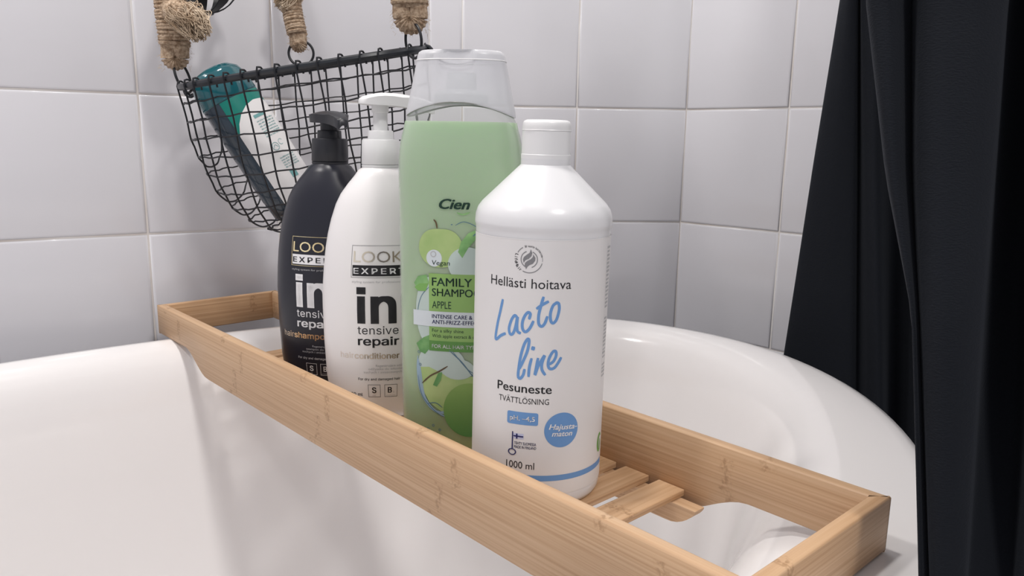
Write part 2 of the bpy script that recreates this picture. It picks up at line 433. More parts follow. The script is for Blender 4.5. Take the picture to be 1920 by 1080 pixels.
# supporting ledgers under the slats, cut to a hollow curve at both ends
zs = zt - .038
for y0, y1 in ((TT + .004, TT + .014), (TW - TT - .014, TW - TT - .004)):
    bm = bmesh.new(); rings = []
    for i in range(61):
        t = .5 - .5 * math.cos(PI * i / 60); x = .106 + (TL - .212) * t; s = min(x - .106, TL - .106 - x)
        zb = zs - .0045 - .0125 * math.sin(PI / 2 * min(1, s / .020)) ** .7 - .0006
        rings.append([Vector((x, y0, zb)), Vector((x, y0, zs - .0045)), Vector((x, y1, zs - .0045)), Vector((x, y1, zb))])
    loft(bm, rings); obj('ledger', bm, M_wood, tray, smooth=False)
bm = bmesh.new(); box(bm, 0, .0208, 0, TW - 2 * TT, -.0045, 0, .0007)
s0 = obj('slat', bm, M_woodY, tray, smooth=False)
for k in range(17):
    s = s0 if k == 0 else s0.copy()
    if k: COL.objects.link(s)
    s.location = (.1236 + .0288 * k, TT, zs)

# ------------------------------------------------------------------ print (decals that follow a bottle's surface)
class Surf:
    def __init__(s, prof, n, zk=1.0, zc=0.0):      # prof (z, a, b) metres; print height = z * zk + zc
        s.p = prof; s.n = n; s.zk = zk; s.zc = zc
        a0 = max(q[1] for q in prof); b0 = max(q[2] for q in prof); s.a0 = a0
        s.tab = [(0, 0)]; px, py = 0, -b0; acc = 0
        for i in range(1, 241):
            t = PI / 2 * i / 240; x, y = s.xy(t, a0, b0); acc += math.hypot(x - px, y - py); px, py = x, y; s.tab.append((acc, t))
    def xy(s, t, a, b):
        c, q = math.cos(t), math.sin(t)
        return a * math.copysign(abs(q) ** (2 / s.n), q), -b * math.copysign(abs(c) ** (2 / s.n), c)
    def ab(s, z):
        p = s.p
        if z <= p[0][0]: return p[0][1:3]
        for q, r in zip(p[:-1], p[1:]):
            if z <= r[0]:
                k = (z - q[0]) / (r[0] - q[0]); return q[1] + (r[1] - q[1]) * k, q[2] + (r[2] - q[2]) * k
        return p[-1][1:3]
    def x2s(s, x):                 # frontal x -> arc length
        r = min(abs(x) / s.a0, .999); t = math.asin(r ** (s.n / 2))
        for q, w_ in zip(s.tab[:-1], s.tab[1:]):
            if t <= w_[1]: return math.copysign(q[0] + (w_[0] - q[0]) * (t - q[1]) / (w_[1] - q[1]), x)
        return math.copysign(s.tab[-1][0], x)
    def pt(s, sx, z, eps):
        z = z * s.zk + s.zc
        ss = min(abs(sx), s.tab[-1][0]); t = s.tab[-1][1]
        lo, hi = 0, len(s.tab) - 1
        while hi - lo > 1:
            m = (lo + hi) // 2
            if s.tab[m][0] <= ss: lo = m
            else: hi = m
        q, r = s.tab[lo], s.tab[hi]; t = q[1] + (r[1] - q[1]) * (ss - q[0]) / max(r[0] - q[0], 1e-9)
        a, b = s.ab(z); x, y = s.xy(t * (1 if sx >= 0 else -1), a + eps, b + eps)
        return Vector((x, y, z))

def wrap(bm, surf, eps, name, m, parent, maxlen=.0025, kind=None, label=None):
    bmesh.ops.triangulate(bm, faces=bm.faces)
    for _ in range(8):
        es = [e for e in bm.edges if e.calc_length() > maxlen]
        if not es: break
        bmesh.ops.subdivide_edges(bm, edges=es, cuts=1)
        bmesh.ops.triangulate(bm, faces=bm.faces)
    for vv in bm.verts: vv.co = surf.pt(vv.co.x, vv.co.y, eps)
    return obj(name, bm, m, parent, smooth=False, raw=True, kind=kind, label=label)

# outlines of a plain grotesque face (units: thousandths), used for the print on the pump bottles
GL = {'0':(453,[[(227,-7),(191,-3),(158,7),(130,24),(105,48),(85,77),(69,113),(57,155),(50,202),(48,254),(50,306),(57,353),(69,395),(85,431),(106,461),(130,484),(159,502),(191,512),(227,516),(262,512),(295,502),(323,484),(348,461),(368,431),(384,395),(396,353),(403,306),(405,254),(403,202),(396,155),(384,113),(368,77),(348,48),(323,24),(295,7),(263,-3)],[(227,50),(250,52),(271,60),(290,74),(306,92),(320,116),(330,144),(338,176),(342,213),(344,254),(342,295),(338,332),(330,365),(320,393),(306,416),(290,435),(271,449),(250,457),(227,460),(203,457),(182,449),(163,435),(147,416),(134,393),(123,365),(115,332),(111,295),(109,254),(111,213),(115,176),(123,144),(134,116),(147,92),(163,74),(182,60),(203,52)]]),
'5':(453,[[(221,-7),(192,-5),(165,1),(140,11),(118,25),(99,41),(83,60),(71,82),(63,105),(60,130),(122,130),(125,115),(130,102),(138,89),(173,60),(221,50),(241,51),(259,56),(276,64),(291,75),(304,89),(314,104),(322,122),(326,141),(328,162),(326,183),(321,203),(314,221),(303,237),(290,251),(275,262),(257,270),(238,275),(218,277),(167,268),(128,246),(67,253),(96,509),(366,509),(366,452),(151,452),(134,301),(136,301),(178,325),(229,334),(252,332),(274,328),(294,321),(313,311),(330,299),(345,285),(358,269),(370,251),(379,231),(386,210),(390,187),(391,163),(388,132),(381,102),(369,76),(352,52),(332,32),(309,15),(282,3),(253,-4)]]),
'B':(456,[[(60,0),(60,509),(241,509),(274,507),(304,501),(329,491),(350,477),(367,461),(381,442),(390,421),(396,398),(398,374),(397,353),(393,336),(387,320),(356,286),(315,267),(315,262),(331,260),(347,254),(363,245),(378,234),(391,220),(402,203),(411,184),(416,161),(418,136),(416,111),(410,88),(400,67),(386,48),(368,31),(344,18),(317,8),(284,2),(247,0)],[(125,57),(245,57),(281,60),(309,67),(330,80),(344,96),(353,115),(355,137),(354,153),(350,169),(342,184),(333,197),(320,209),(306,218),(289,225),(269,229),(248,231),(125,231)],[(125,285),(238,285),(288,296),(302,304),(314,314),(323,326),(330,340),(335,355),(336,372),(333,393),(326,412),(313,429),(294,442),(270,449),(240,452),(125,452)]]),
'E':(419,[[(60,0),(60,509),(372,509),(372,452),(125,452),(125,286),(355,286),(355,229),(125,229),(125,57),(375,57),(375,0)]]),
'F':(410,[[(60,0),(60,509),(369,509),(369,452),(125,452),(125,278),(346,278),(346,221),(125,221),(125,0)]]),
'P':(445,[[(60,0),(60,509),(235,509),(272,506),(305,499),(332,487),(356,471),(375,452),(390,430),(400,404),(407,377),(409,348),(407,318),(400,291),(390,265),(375,243),(356,223),(332,207),(305,195),(272,188),(235,186),(109,186),(109,242),(233,242),(257,244),(279,248),(297,256),(312,266),(324,279),(333,294),(339,310),(343,328),(344,348),(343,367),(339,385),(333,402),(324,416),(312,428),(297,439),(279,446),(257,451),(232,452),(125,452),(125,0)]]),
'R':(449,[[(60,0),(60,509),(236,509),(273,506),(305,500),(333,489),(356,473),(376,455),(390,433),(401,408),(407,381),(409,352),(407,323),(401,296),(390,271),(376,250),(356,232),(333,217),(305,206),(273,200),(236,198),(96,198),(96,255),(234,255),(258,256),(280,260),(298,267),(313,276),(325,287),(334,300),(340,316),(344,333),(345,352),(344,371),(340,389),(334,405),(325,419),(313,430),(298,440),(279,446),(258,451),(233,452),(125,452),(125,0)],[(353,0),(230,229),(303,229),(428,0)]]),
'S':(447,[[(224,-9),(188,-7),(156,-1),(128,9),(102,23),(81,40),(64,60),(51,83),(42,109),(38,137),(104,137),(108,118),(114,102),(123,88),(136,76),(150,66),(166,59),(224,49),(246,50),(267,54),(286,60),(303,69),(317,79),(329,92),(338,106),(344,122),(346,139),(344,154),(340,168),(332,179),(296,205),(245,222),(184,239),(145,253),(112,269),(86,289),(67,313),(56,341),(52,372),(54,400),(62,425),(75,448),(92,468),(113,484),(138,498),(165,508),(195,514),(227,516),(259,514),(289,508),(316,498),(340,484),(360,468),(377,449),(390,427),(398,403),(401,378),(337,378),(332,402),(320,421),(302,437),(280,449),(254,456),(225,459),(204,457),(185,454),(167,448),(152,440),(139,430),(129,418),(121,405),(117,391),(115,376),(117,359),(122,345),(131,334),(169,308),(212,293),(264,279),(312,264),(359,238),(395,198),(402,180),(407,161),(408,139),(406,112),(399,87),(386,64),(370,43),(349,25),(323,11),(294,0),(261,-7)]]),
'T':(449,[[(32,452),(32,509),(417,509),(417,452),(257,452),(257,0),(193,0),(193,452)]]),
'X':(474,[[(18,0),(217,284),(217,236),(29,509),(104,509),(178,400),(204,361),(223,329),(243,292),(232,292),(252,329),(272,361),(298,400),(374,509),(446,509),(259,239),(259,287),(456,0),(382,0),(292,129),(268,165),(250,195),(230,231),(244,231),(225,196),(206,166),(182,129),(91,0)]]),
'a':(389,[[(160,-9),(137,-7),(115,-3),(94,5),(76,15),(60,29),(48,45),(38,63),(32,84),(30,108),(32,128),(36,146),(43,161),(53,174),(64,184),(78,193),(125,211),(178,220),(234,227),(265,235),(271,240),(274,246),(276,255),(276,257),(267,297),(240,322),(196,331),(149,322),(118,301),(100,274),(41,291),(51,313),(64,331),(79,346),(95,358),(114,368),(133,375),(194,384),(239,379),(286,360),(300,350),(312,336),(322,320),(330,301),(335,278),(337,251),(337,0),(277,0),(277,52),(272,52),(252,25),(215,1)],[(170,45),(192,47),(211,51),(228,59),(242,68),(254,80),(263,93),(270,108),(274,122),(276,138),(276,190),(259,182),(231,176),(200,171),(175,168),(134,159),(103,139),(97,130),(93,118),(92,105),(102,72),(130,52)]]),
'c':(396,[[(207,-8),(174,-5),(144,3),(117,16),(93,35),(72,58),(56,85),(44,116),(37,150),(34,187),(37,225),(44,260),(56,291),(72,318),(93,341),(117,360),(144,374),(174,382),(207,384),(260,377),(305,356),(340,322),(362,277),(303,262),(290,289),(270,311),(242,325),(207,330),(184,328),(163,321),(145,310),(130,296),(118,278),(108,258),(102,236),(98,212),(96,187),(98,163),(102,139),(108,117),(118,97),(130,80),(145,66),(163,55),(184,49),(207,46),(243,52),(271,66),(292,89),(304,117),(363,102),(341,56),(306,21),(261,-1)]]),
'd':(424,[[(195,-8),(165,-6),(137,3),(111,16),(89,34),(70,57),(55,84),(43,116),(36,151),(34,189),(36,227),(43,261),(55,293),(70,320),(89,342),(112,361),(137,374),(165,382),(196,384),(218,383),(237,379),(253,373),(287,346),(306,319),(311,319),(311,509),(372,509),(372,0),(313,0),(313,59),(307,59),(287,31),(252,4),(236,-3),(217,-7)],[(205,47),(226,49),(246,55),(263,65),(278,78),(290,95),(299,115),(306,138),(310,162),(312,189),(310,216),(306,241),(300,263),(290,282),(278,299),(263,312),(246,322),(227,328),(205,330),(182,328),(162,322),(145,311),(130,298),(118,281),(108,261),(102,239),(98,215),(96,189),(98,163),(102,139),(109,117),(118,97),(130,80),(145,66),(162,55),(182,49)]]),
'e':(404,[[(212,-8),(177,-5),(145,3),(117,16),(92,35),(72,58),(56,85),(44,116),(37,150),(34,187),(36,224),(44,258),(55,290),(71,317),(91,340),(115,359),(142,373),(172,382),(205,384),(266,374),(285,366),(303,355),(319,341),(334,324),(347,305),(357,282),(365,256),(370,227),(371,194),(371,169),(75,169),(75,221),(338,221),(310,202),(308,226),(304,248),(298,269),(288,286),(277,301),(263,314),(246,323),(227,328),(205,330),(183,328),(164,323),(146,313),(131,301),(119,286),(109,270),(102,251),(97,231),(96,211),(96,178),(98,151),(102,127),(110,106),(121,88),(135,73),(151,61),(169,53),(190,48),(212,46),(254,53),(285,73),(306,105),(365,91),(358,72),(348,55),(335,39),(320,26),(302,14),(283,4),(261,-3),(237,-7)]]),
'g':(425,[[(207,-151),(180,-149),(156,-146),(134,-140),(82,-110),(51,-69),(101,-41),(122,-66),(154,-88),(207,-97),(236,-95),(261,-87),(282,-75),(298,-58),(308,-34),(311,-6),(311,68),(306,68),(287,41),(252,16),(236,10),(217,6),(195,5),(165,7),(138,14),(113,27),(90,43),(71,65),(55,90),(43,120),(36,154),(34,191),(36,229),(43,263),(55,293),(71,320),(90,342),(112,361),(138,374),(166,382),(196,384),(218,383),(237,379),(253,373),(288,346),(308,319),(313,319),(313,379),(372,379),(372,-9),(370,-40),(363,-67),(350,-90),(334,-109),(314,-124),(291,-136),(265,-144),(237,-149)],[(205,59),(227,61),(246,66),(264,75),(278,87),(290,103),(300,121),(307,142),(311,166),(312,193),(311,219),(307,242),(300,264),(291,283),(279,299),(264,312),(247,322),(227,328),(205,330),(182,328),(163,322),(145,312),(130,298),(118,282),(109,262),(102,241),(98,218),(96,193),(98,167),(102,144),(109,123),(118,104),(131,88),(145,76),(163,66),(183,61)]]),
'h':(410,[[(114,227),(114,0),(53,0),(53,509),(114,509),(114,287),(102,287),(116,319),(132,344),(152,362),(175,374),(200,382),(227,384),(252,383),(275,377),(295,369),(313,356),(328,340),(341,321),(350,298),(355,271),(357,240),(357,0),(296,0),(296,235),(293,263),(286,286),(273,304),(256,318),(235,326),(210,329),(192,328),(176,324),(161,317),(147,308),(136,297),(126,283),(119,266),(115,248)]]),
'i':(167,[[(53,0),(53,379),(114,379),(114,0)],[(84,443),(73,444),(63,448),(54,455),(47,463),(43,472),(41,483),(43,494),(47,504),(54,512),(63,518),(73,522),(84,524),(95,522),(105,518),(114,512),(121,504),(125,494),(126,483),(125,472),(121,463),(114,455),(105,448),(95,444)]]),
'l':(189,[[(139,-2),(112,0),(91,8),(74,20),(62,37),(55,59),(53,84),(53,509),(114,509),(114,99),(120,62),(126,57),(135,53),(146,52),(160,53),(170,54),(181,3),(162,-1)]]),
'm':(610,[[(53,0),(53,379),(112,379),(112,295),(108,295),(114,314),(122,331),(132,346),(172,376),(219,386),(245,383),(268,375),(287,361),(303,342),(314,320),(321,295),(312,295),(318,312),(326,329),(337,343),(381,375),(437,386),(458,385),(478,380),(497,372),(514,361),(529,346),(541,328),(550,307),(555,283),(557,255),(557,0),(496,0),(496,254),(493,279),(485,298),(473,313),(456,323),(438,329),(419,330),(402,329),(387,326),(374,320),(345,290),(335,247),(335,0),(274,0),(274,260),(272,280),(265,297),(253,311),(238,322),(220,328),(199,330),(158,320),(145,312),(135,302),(126,289),(119,274),(115,257),(114,238),(114,0)]]),
'n':(410,[[(114,227),(114,0),(53,0),(53,379),(112,379),(112,287),(102,287),(116,319),(132,344),(152,362),(175,374),(200,382),(227,384),(252,383),(275,377),(295,369),(313,356),(328,340),(341,321),(350,298),(355,271),(357,240),(357,0),(296,0),(296,235),(293,263),(286,286),(273,304),(256,318),(235,326),(210,329),(192,328),(176,324),(161,317),(147,308),(136,297),(126,283),(119,266),(115,248)]]),
'o':(415,[[(207,-8),(174,-5),(144,3),(117,16),(93,35),(72,58),(56,85),(44,116),(37,150),(34,187),(37,225),(44,260),(56,291),(72,318),(93,341),(117,360),(144,374),(174,382),(207,384),(241,382),(271,374),(299,360),(323,341),(343,318),(359,291),(371,260),(379,225),(381,187),(379,150),(371,116),(359,85),(343,58),(323,35),(299,16),(271,3),(241,-5)],[(207,46),(231,49),(252,55),(270,66),(285,80),(298,97),(307,117),(314,139),(318,163),(319,187),(318,212),(314,236),(307,258),(298,278),(285,296),(270,310),(252,321),(231,328),(207,330),(184,328),(163,321),(145,310),(130,296),(118,278),(108,258),(102,236),(98,212),(96,187),(98,163),(102,139),(108,117),(118,97),(130,80),(145,66),(163,55),(184,49)]]),
'p':(424,[[(53,-143),(53,379),(112,379),(112,319),(118,319),(137,346),(171,373),(188,379),(207,383),(229,384),(259,382),(287,374),(313,361),(335,342),(354,320),(370,293),(381,261),(388,227),(390,189),(388,151),(381,116),(370,84),(355,57),(336,34),(313,16),(288,3),(260,-6),(229,-8),(208,-7),(189,-3),(173,4),(138,31),(118,59),(114,59),(114,-143)],[(220,47),(242,49),(262,55),(279,66),(294,80),(306,97),(316,117),(323,139),(327,163),(328,189),(327,215),(323,239),(316,261),(307,281),(295,298),(280,311),(262,322),(243,328),(220,330),(198,328),(178,322),(161,312),(147,299),(134,282),(125,263),(118,241),(114,216),(113,189),(114,162),(118,138),(125,115),(135,95),(147,78),(162,65),(179,55),(198,49)]]),
'r':(259,[[(53,0),(53,379),(112,379),(112,321),(115,321),(124,339),(137,354),(152,367),(171,377),(191,383),(213,385),(229,384),(243,384),(243,322),(230,324),(207,326),(190,324),(174,321),(159,315),(146,306),(135,296),(126,284),(119,269),(115,254),(114,237),(114,0)]]),
's':(365,[[(182,-8),(157,-7),(133,-3),(112,3),(93,12),(76,24),(62,38),(50,54),(41,73),(36,94),(94,107),(101,87),(111,72),(124,60),(141,52),(160,47),(181,45),(206,47),(227,53),(244,62),(258,74),(265,88),(268,103),(266,115),(262,126),(254,136),(243,144),(229,150),(212,155),(149,170),(118,180),(92,192),(72,208),(58,227),(50,249),(47,274),(49,295),(55,314),(65,332),(79,347),(95,360),(115,370),(137,378),(161,383),(187,384),(212,383),(234,379),(254,372),(271,363),(286,352),(299,339),(324,290),(268,277),(262,291),(254,304),(243,316),(228,325),(210,331),(187,333),(166,331),(147,326),(131,317),(119,305),(111,292),(109,277),(110,264),(115,253),(124,243),(172,223),(229,209),(261,200),(287,187),(306,171),(320,153),(328,131),(331,107),(329,85),(323,65),(312,47),(298,31),(281,18),(260,6),(236,-2),(210,-7)]]),
't':(227,[[(204,379),(204,327),(6,327),(6,379)],[(65,471),(126,471),(126,98),(127,83),(130,70),(136,61),(144,55),(156,51),(170,50),(185,51),(202,54),(213,2),(192,-3),(168,-4),(138,-1),(113,7),(92,21),(77,41),(68,64),(65,93)]]),
'v':(389,[[(163,0),(17,379),(84,379),(165,155),(187,87),(206,21),(184,21),(203,87),(224,155),(305,379),(371,379),(226,0)]]),
'y':(389,[[(47,-139),(61,-86),(71,-87),(104,-89),(130,-74),(151,-36),(163,-1),(17,379),(84,379),(165,155),(187,87),(206,21),(184,21),(202,87),(224,155),(305,379),(371,379),(204,-58),(177,-107),(139,-136),(91,-145),(65,-143)]])}
def embolden(bm, bold):
    if bold <= 0: return bm
    src = [[v_.co.copy() for v_ in f.verts] for f in bm.faces]
    steps = max(1, int(math.ceil(bold / .03)))
    offs = [(-bold + 2 * bold * i / (2 * steps), 0) for i in range(2 * steps + 1)]
    offs = [(x, y) for x, _ in offs for y in (-bold * .45, bold * .45)]
    out = bmesh.new()
    for dx, dy in offs:
        for f in src: out.faces.new([out.verts.new((c.x + dx, c.y + dy, 0)) for c in f])
    bm.free(); return out

def text_bm(txt, shear=0, bold=0, spacing=1.0, face='round'):
    if face == 'grot':
        cu = bpy.data.curves.new('t', 'CURVE'); cu.dimensions = '2D'; cu.fill_mode = 'FRONT'; x = 0
        for ch in txt:
            if ch == ' ': x += 230 * spacing; continue
            adv, cs = GL[ch]
            for c in cs:
                if ch == 'i' and len(c) > 8: c = [(45, 432), (123, 432), (123, 512), (45, 512)]
                sp = cu.splines.new('POLY'); sp.points.add(len(c) - 1); sp.use_cyclic_u = True
                for p_, (a, b_) in zip(sp.points, c): p_.co = ((x + a) / 1000 + shear * b_ / 1000, b_ / 1000, 0, 1)
            x += adv * spacing
    else:
        cu = bpy.data.curves.new('t', 'FONT'); cu.body = txt; cu.size = 1; cu.shear = shear
        cu.space_character = spacing; cu.resolution_u = 3; cu.fill_mode = 'FRONT'
    ob = bpy.data.objects.new('t', cu); COL.objects.link(ob)
    me = bpy.data.meshes.new_from_object(ob)
    bm = bmesh.new(); bm.from_mesh(me)
    bpy.data.objects.remove(ob); bpy.data.meshes.remove(me); bpy.data.curves.remove(cu)
    return embolden(bm, bold)
_h = text_bm('H'); CAPH = {'round': max(q.co.y for q in _h.verts), 'grot': .509}; _h.free()

def T(txt, x0, z0, x1, h, surf, eps, m, parent, shear=0, bold=0, spacing=1.0, z1=None, frontal=True, face='round', name='lettering'):
    """text from x0 to x1 (mm, seen from the front), baseline z0 (mm), cap height h (mm)"""
    bm = text_bm(txt, shear, bold, spacing, face)
    xs = [q.co.x for q in bm.verts]
    if not xs: return
    mn, mxx = min(xs), max(xs)
    cap = CAPH[face] + bold * .45
    s0, s1 = (surf.x2s(x0 / 1000), surf.x2s(x1 / 1000)) if frontal else (x0 / 1000, x1 / 1000)
    z1 = z0 if z1 is None else z1
    for q in bm.verts:
        k = (q.co.x - mn) / (mxx - mn)
        q.co = Vector((s0 + (s1 - s0) * k, (z0 + (z1 - z0) * k) / 1000 + q.co.y / cap * h / 1000, 0))
    return wrap(bm, surf, eps, name, m, parent)

def R2(bm, x0, z0, x1, z1):
    vs = [bm.verts.new((a / 1000, b / 1000, 0)) for a, b in ((x0, z0), (x1, z0), (x1, z1), (x0, z1))]; bm.faces.new(vs)
def frame2(bm, x0, z0, x1, z1, t):
    R2(bm, x0, z0, x1, z0 + t); R2(bm, x0, z1 - t, x1, z1); R2(bm, x0, z0 + t, x0 + t, z1 - t); R2(bm, x1 - t, z0 + t, x1, z1 - t)
def poly2(bm, pts):
    vs = [bm.verts.new((a / 1000, b / 1000, 0)) for a, b in pts]; bm.faces.new(vs)
def ell2(bm, cx, cz, rx, rz, n=40, a0=0, a1=2 * PI):
    poly2(bm, [(cx + rx * math.cos(a0 + (a1 - a0) * i / n), cz + rz * math.sin(a0 + (a1 - a0) * i / n)) for i in range(n)])
def arc2(bm, cx, cz, r0, r1, a0, a1, n=30, sx=1):
    P = []
    for i in range(n + 1):
        t = math.radians(a0 + (a1 - a0) * i / n); P.append((math.cos(t), math.sin(t)))
    vi = [bm.verts.new(((cx + sx * r0 * c) / 1000, (cz + r0 * s) / 1000, 0)) for c, s in P]
    vo = [bm.verts.new(((cx + sx * r1 * c) / 1000, (cz + r1 * s) / 1000, 0)) for c, s in P]
    for i in range(n): bm.faces.new((vi[i], vo[i], vo[i + 1], vi[i + 1]))
def stroke2(bm, pts, wd, k=6, taper=.5):
    P = catmull([(a, b, 0) for a, b in pts], k); n = len(P)
    L_, R_ = [], []
    for i, p in enumerate(P):
        t = (P[min(i + 1, n - 1)] - P[max(i - 1, 0)]).normalized(); nn = Vector((-t.y, t.x, 0))
        e = min(i, n - 1 - i) / 3.0; ww = wd / 2 * (taper + (1 - taper) * min(1, e))
        L_.append(bm.verts.new((p + nn * ww) / 1000)); R_.append(bm.verts.new((p - nn * ww) / 1000))
    for i in range(n - 1): bm.faces.new((L_[i], R_[i], R_[i + 1], L_[i + 1]))
def fine_lines(bm, x0, x1, zs_, h, rnd):
    # words too small to read in the photograph: rows of tiny word-length dashes made of letter ticks
    for z in zs_:
        x = x0
        while x < x1 - .5:
            wl = rnd.uniform(1.6, 4.5); e = min(x + wl, x1)
            while x < e - .3:
                R2(bm, x, z, x + .34, z + h * rnd.choice((.65, .65, 1))); x += .58
            x = e + .6

# ------------------------------------------------------------------ white wash bottle (front right)
def cap_flip(prof, seg=48): bm = bmesh.new(); lathe(bm, prof, seg); return bm
LX, LY = .0170, .4835
wb = thing('wash_bottle', 'white round wash bottle with blue handwritten lettering, foremost of the bottles on the tray', 'bottle', (LX, LY, SLAT), (0, math.radians(.7), -.23))
r = .0425
bm = bmesh.new()
lathe(bm, [(.0002, .034), (0, .037), (.0012, .0398), (.004, .0414), (.0085, .0419), (.0095, .0419), (.168, .0419), (.1705, .0421), (.172, .0426), (.1735, .04255), (.1775, .0422), (.1815, .0408), (.185, .0382), (.2055, .0172), (.2068, .0158), (.2075, .0152), (.2112, .0152), (.2113, .0125), (.214, .0125)], 96)
body = obj('body', bm, M_white, wb, sharp=40)
bm = bmesh.new()
lathe(bm, [(.2115, .0149), (.2300, .0148), (.2322, .0146), (.2336, .0138), (.2342, .0122), (.2343, .010)], 56)
cap = obj('cap', bm, M_whitecap, wb, sharp=40)
bm = bmesh.new(); lathe(bm, [(.2276, .01492), (.2280, .01512), (.2284, .01492)], 56, cap0=False, cap1=False); obj('lid_seam', bm, M_whitecap, cap)
bm = bmesh.new()
lathe(bm, [(.2108, .0149), (.2111, .0152), (.2135, .0152), (.2138, .0149)], 56, cap0=False, cap1=False); obj('neck_ring', bm, M_whitecap, wb)
LS = Surf([(0, .0421, .0421), (.17, .0421, .0421)], 2.0)
bm = bmesh.new(); rg = []
for z, e in ((.010, .0421), (.1655, .0421), (.1662, .0421)):
    rg.append([Vector((math.sin(t) * e, -math.cos(t) * e, z)) for t in [math.radians(-170 + 340 * i / 90) for i in range(91)]])
loft(bm, rg, closed=False, cap0=False, cap1=False)
lab = obj('label', bm, M_label, wb, label='wrap-around white paper label printed in black and blue')
e1, e2, e3 = .0001, .0003, .0004
b = bmesh.new(); R2(b, -66, 165.9, 66, 166.3); wrap(b, LS, e1, 'label_edge', M_labeledge, lab)
# emblem: two flames in a double ring
cx, cz = .4, 154.8
b = bmesh.new()
arc2(b, cx, cz, 4.55, 5.05, 110, 248, 30); arc2(b, cx, cz, 4.55, 5.05, -70, 66, 30)
arc2(b, cx, cz, 7.55, 8.0, 120, 152, 14); arc2(b, cx, cz, 7.55, 8.0, -118, -15, 34); arc2(b, cx, cz, 7.6, 7.85, -8, 20, 12)
poly2(b, [(.8 + cx, 6.0 + cz), (1.7 + cx, 3.8 + cz), (1.3 + cx, 2.0 + cz), (-.2 + cx, .4 + cz), (-2.2 + cx, -.6 + cz), (-3.2 + cx, -2.2 + cz), (-3.7 + cx, -.2 + cz), (-3.2 + cx, 1.2 + cz), (-1.6 + cx, 2.6 + cz), (.2 + cx, 3.9 + cz)])
poly2(b, [(2.2 + cx, 3.2 + cz), (3.6 + cx, 1.2 + cz), (3.5 + cx, -.6 + cz), (2.2 + cx, -2.4 + cz), (.4 + cx, -3.2 + cz), (-.8 + cx, -4.2 + cz), (-1.6 + cx, -5.8 + cz), (-2.6 + cx, -3.6 + cz), (-2.4 + cx, -2.2 + cz), (-1.2 + cx, -1.0 + cz), (.9 + cx, .2 + cz), (2.1 + cx, 1.6 + cz)])
wrap(b, LS, e1, 'emblem', M_grey, lab)
def ring_text(txt, cx, cz, rad, a0, a1, h, m, parent, inward=False):
    n = len(txt); full = bmesh.new()
    for i, ch in enumerate(txt):
        if ch == ' ': continue
        bm = text_bm(ch, bold=.01); a = math.radians(a0 + (a1 - a0) * (i + .5) / n)
        sc = h / CAPH['round']; wx = max(q.co.x for q in bm.verts) + min(q.co.x for q in bm.verts)
        dirv = Vector((math.cos(a), math.sin(a))); tan = Vector((math.sin(a), -math.cos(a)))
        if inward: tan = -tan; dirv_up = -dirv
        else: dirv_up = dirv
        vm = {}
        for q in bm.verts:
            lx, ly = (q.co.x - wx / 2) * sc, (q.co.y - .36) * sc
            p = dirv * rad + tan * lx + dirv_up * ly
            vm[q] = full.verts.new(((cx + p.x) / 1000, (cz + p.y) / 1000, 0))
        for f in bm.faces: full.faces.new([vm[q] for q in f.verts])
        bm.free()
    return wrap(full, LS, e1, 'lettering', m, parent)
ring_text('LifeHair', cx, cz, 7.8, 158, 236, 1.9, M_ink, lab, True)
ring_text('30 vuotta kotimaista', cx, cz, 7.8, 112, 12, 1.2, M_grey, lab)
T('Hellästi hoitava', -23.7, 137.9, 24.2, 5.6, LS, e1, M_ink, lab, bold=0)
T('Pesuneste', -17.4, 74.6, 15.9, 5.3, LS, e1, M_ink, lab, bold=.012)
T('TVÄTTLÖSNING', -16.2, 67.7, 14.6, 3.5, LS, e1, M_ink, lab)
ST = {'L': [(-15.6, 129.8), (-17.2, 122.4), (-19.3, 113.5), (-20.3, 104.9), (-16.3, 107.7), (-13.0, 109.5)],
 'a': [(-5.4, 119.3), (-7.2, 121.1), (-9.3, 118.3), (-10.8, 113.0), (-10.1, 109.7), (-8.3, 109.9), (-6.7, 114.1), (-5.6, 120.4), (-5.8, 115.3), (-5.3, 111.7), (-3.2, 110.7)],
 'c': [(1.4, 119.5), (2.1, 122.7), (0.7, 123.6), (-1.2, 121.3), (-2.5, 117.3), (-2.2, 113.4), (-0.4, 111.9), (2.0, 114.2), (4.1, 118.8)],
 't': [(9.5, 133.4), (8.1, 127.9), (7.0, 122.3), (7.2, 117.3), (8.9, 115.7), (10.7, 117.6), (12.1, 121.9)], 'tb': [(5.5, 126.0), (9.2, 128.8), (12.6, 130.7)],
 'o': [(17.5, 129.9), (15.2, 128.2), (13.8, 123.5), (14.2, 119.0), (15.7, 117.8), (17.6, 120.1), (18.9, 125.6), (18.6, 129.0), (17.5, 129.9), (16.4, 129.5)],
 'l': [(-0.3, 89.3), (-1.1, 85.5), (-2.8, 83.2), (-4.1, 84.3), (-3.9, 89.2), (-2.8, 97.4), (-0.9, 104.4), (1.1, 107.7), (1.9, 106.0), (0.9, 100.0), (-1.8, 92.9), (-3.8, 88.6)],
 'i': [(3.7, 96.2), (2.5, 90.4), (2.2, 84.6)], 'id': [(4.6, 103.4), (4.1, 101.1)],
 'n': [(7.5, 96.6), (6.6, 90.6), (6.0, 86.2), (7.8, 91.8), (11.2, 98.1), (9.9, 93.5), (10.0, 89.5), (12.1, 86.1)],
 'e': [(14.0, 92.7), (16.6, 94.6), (18.1, 98.0), (17.8, 100.6), (16.1, 100.4), (14.0, 96.4), (13.5, 92.4), (14.7, 90.1), (17.3, 90.6), (19.7, 93.9), (21.3, 97.0)]}
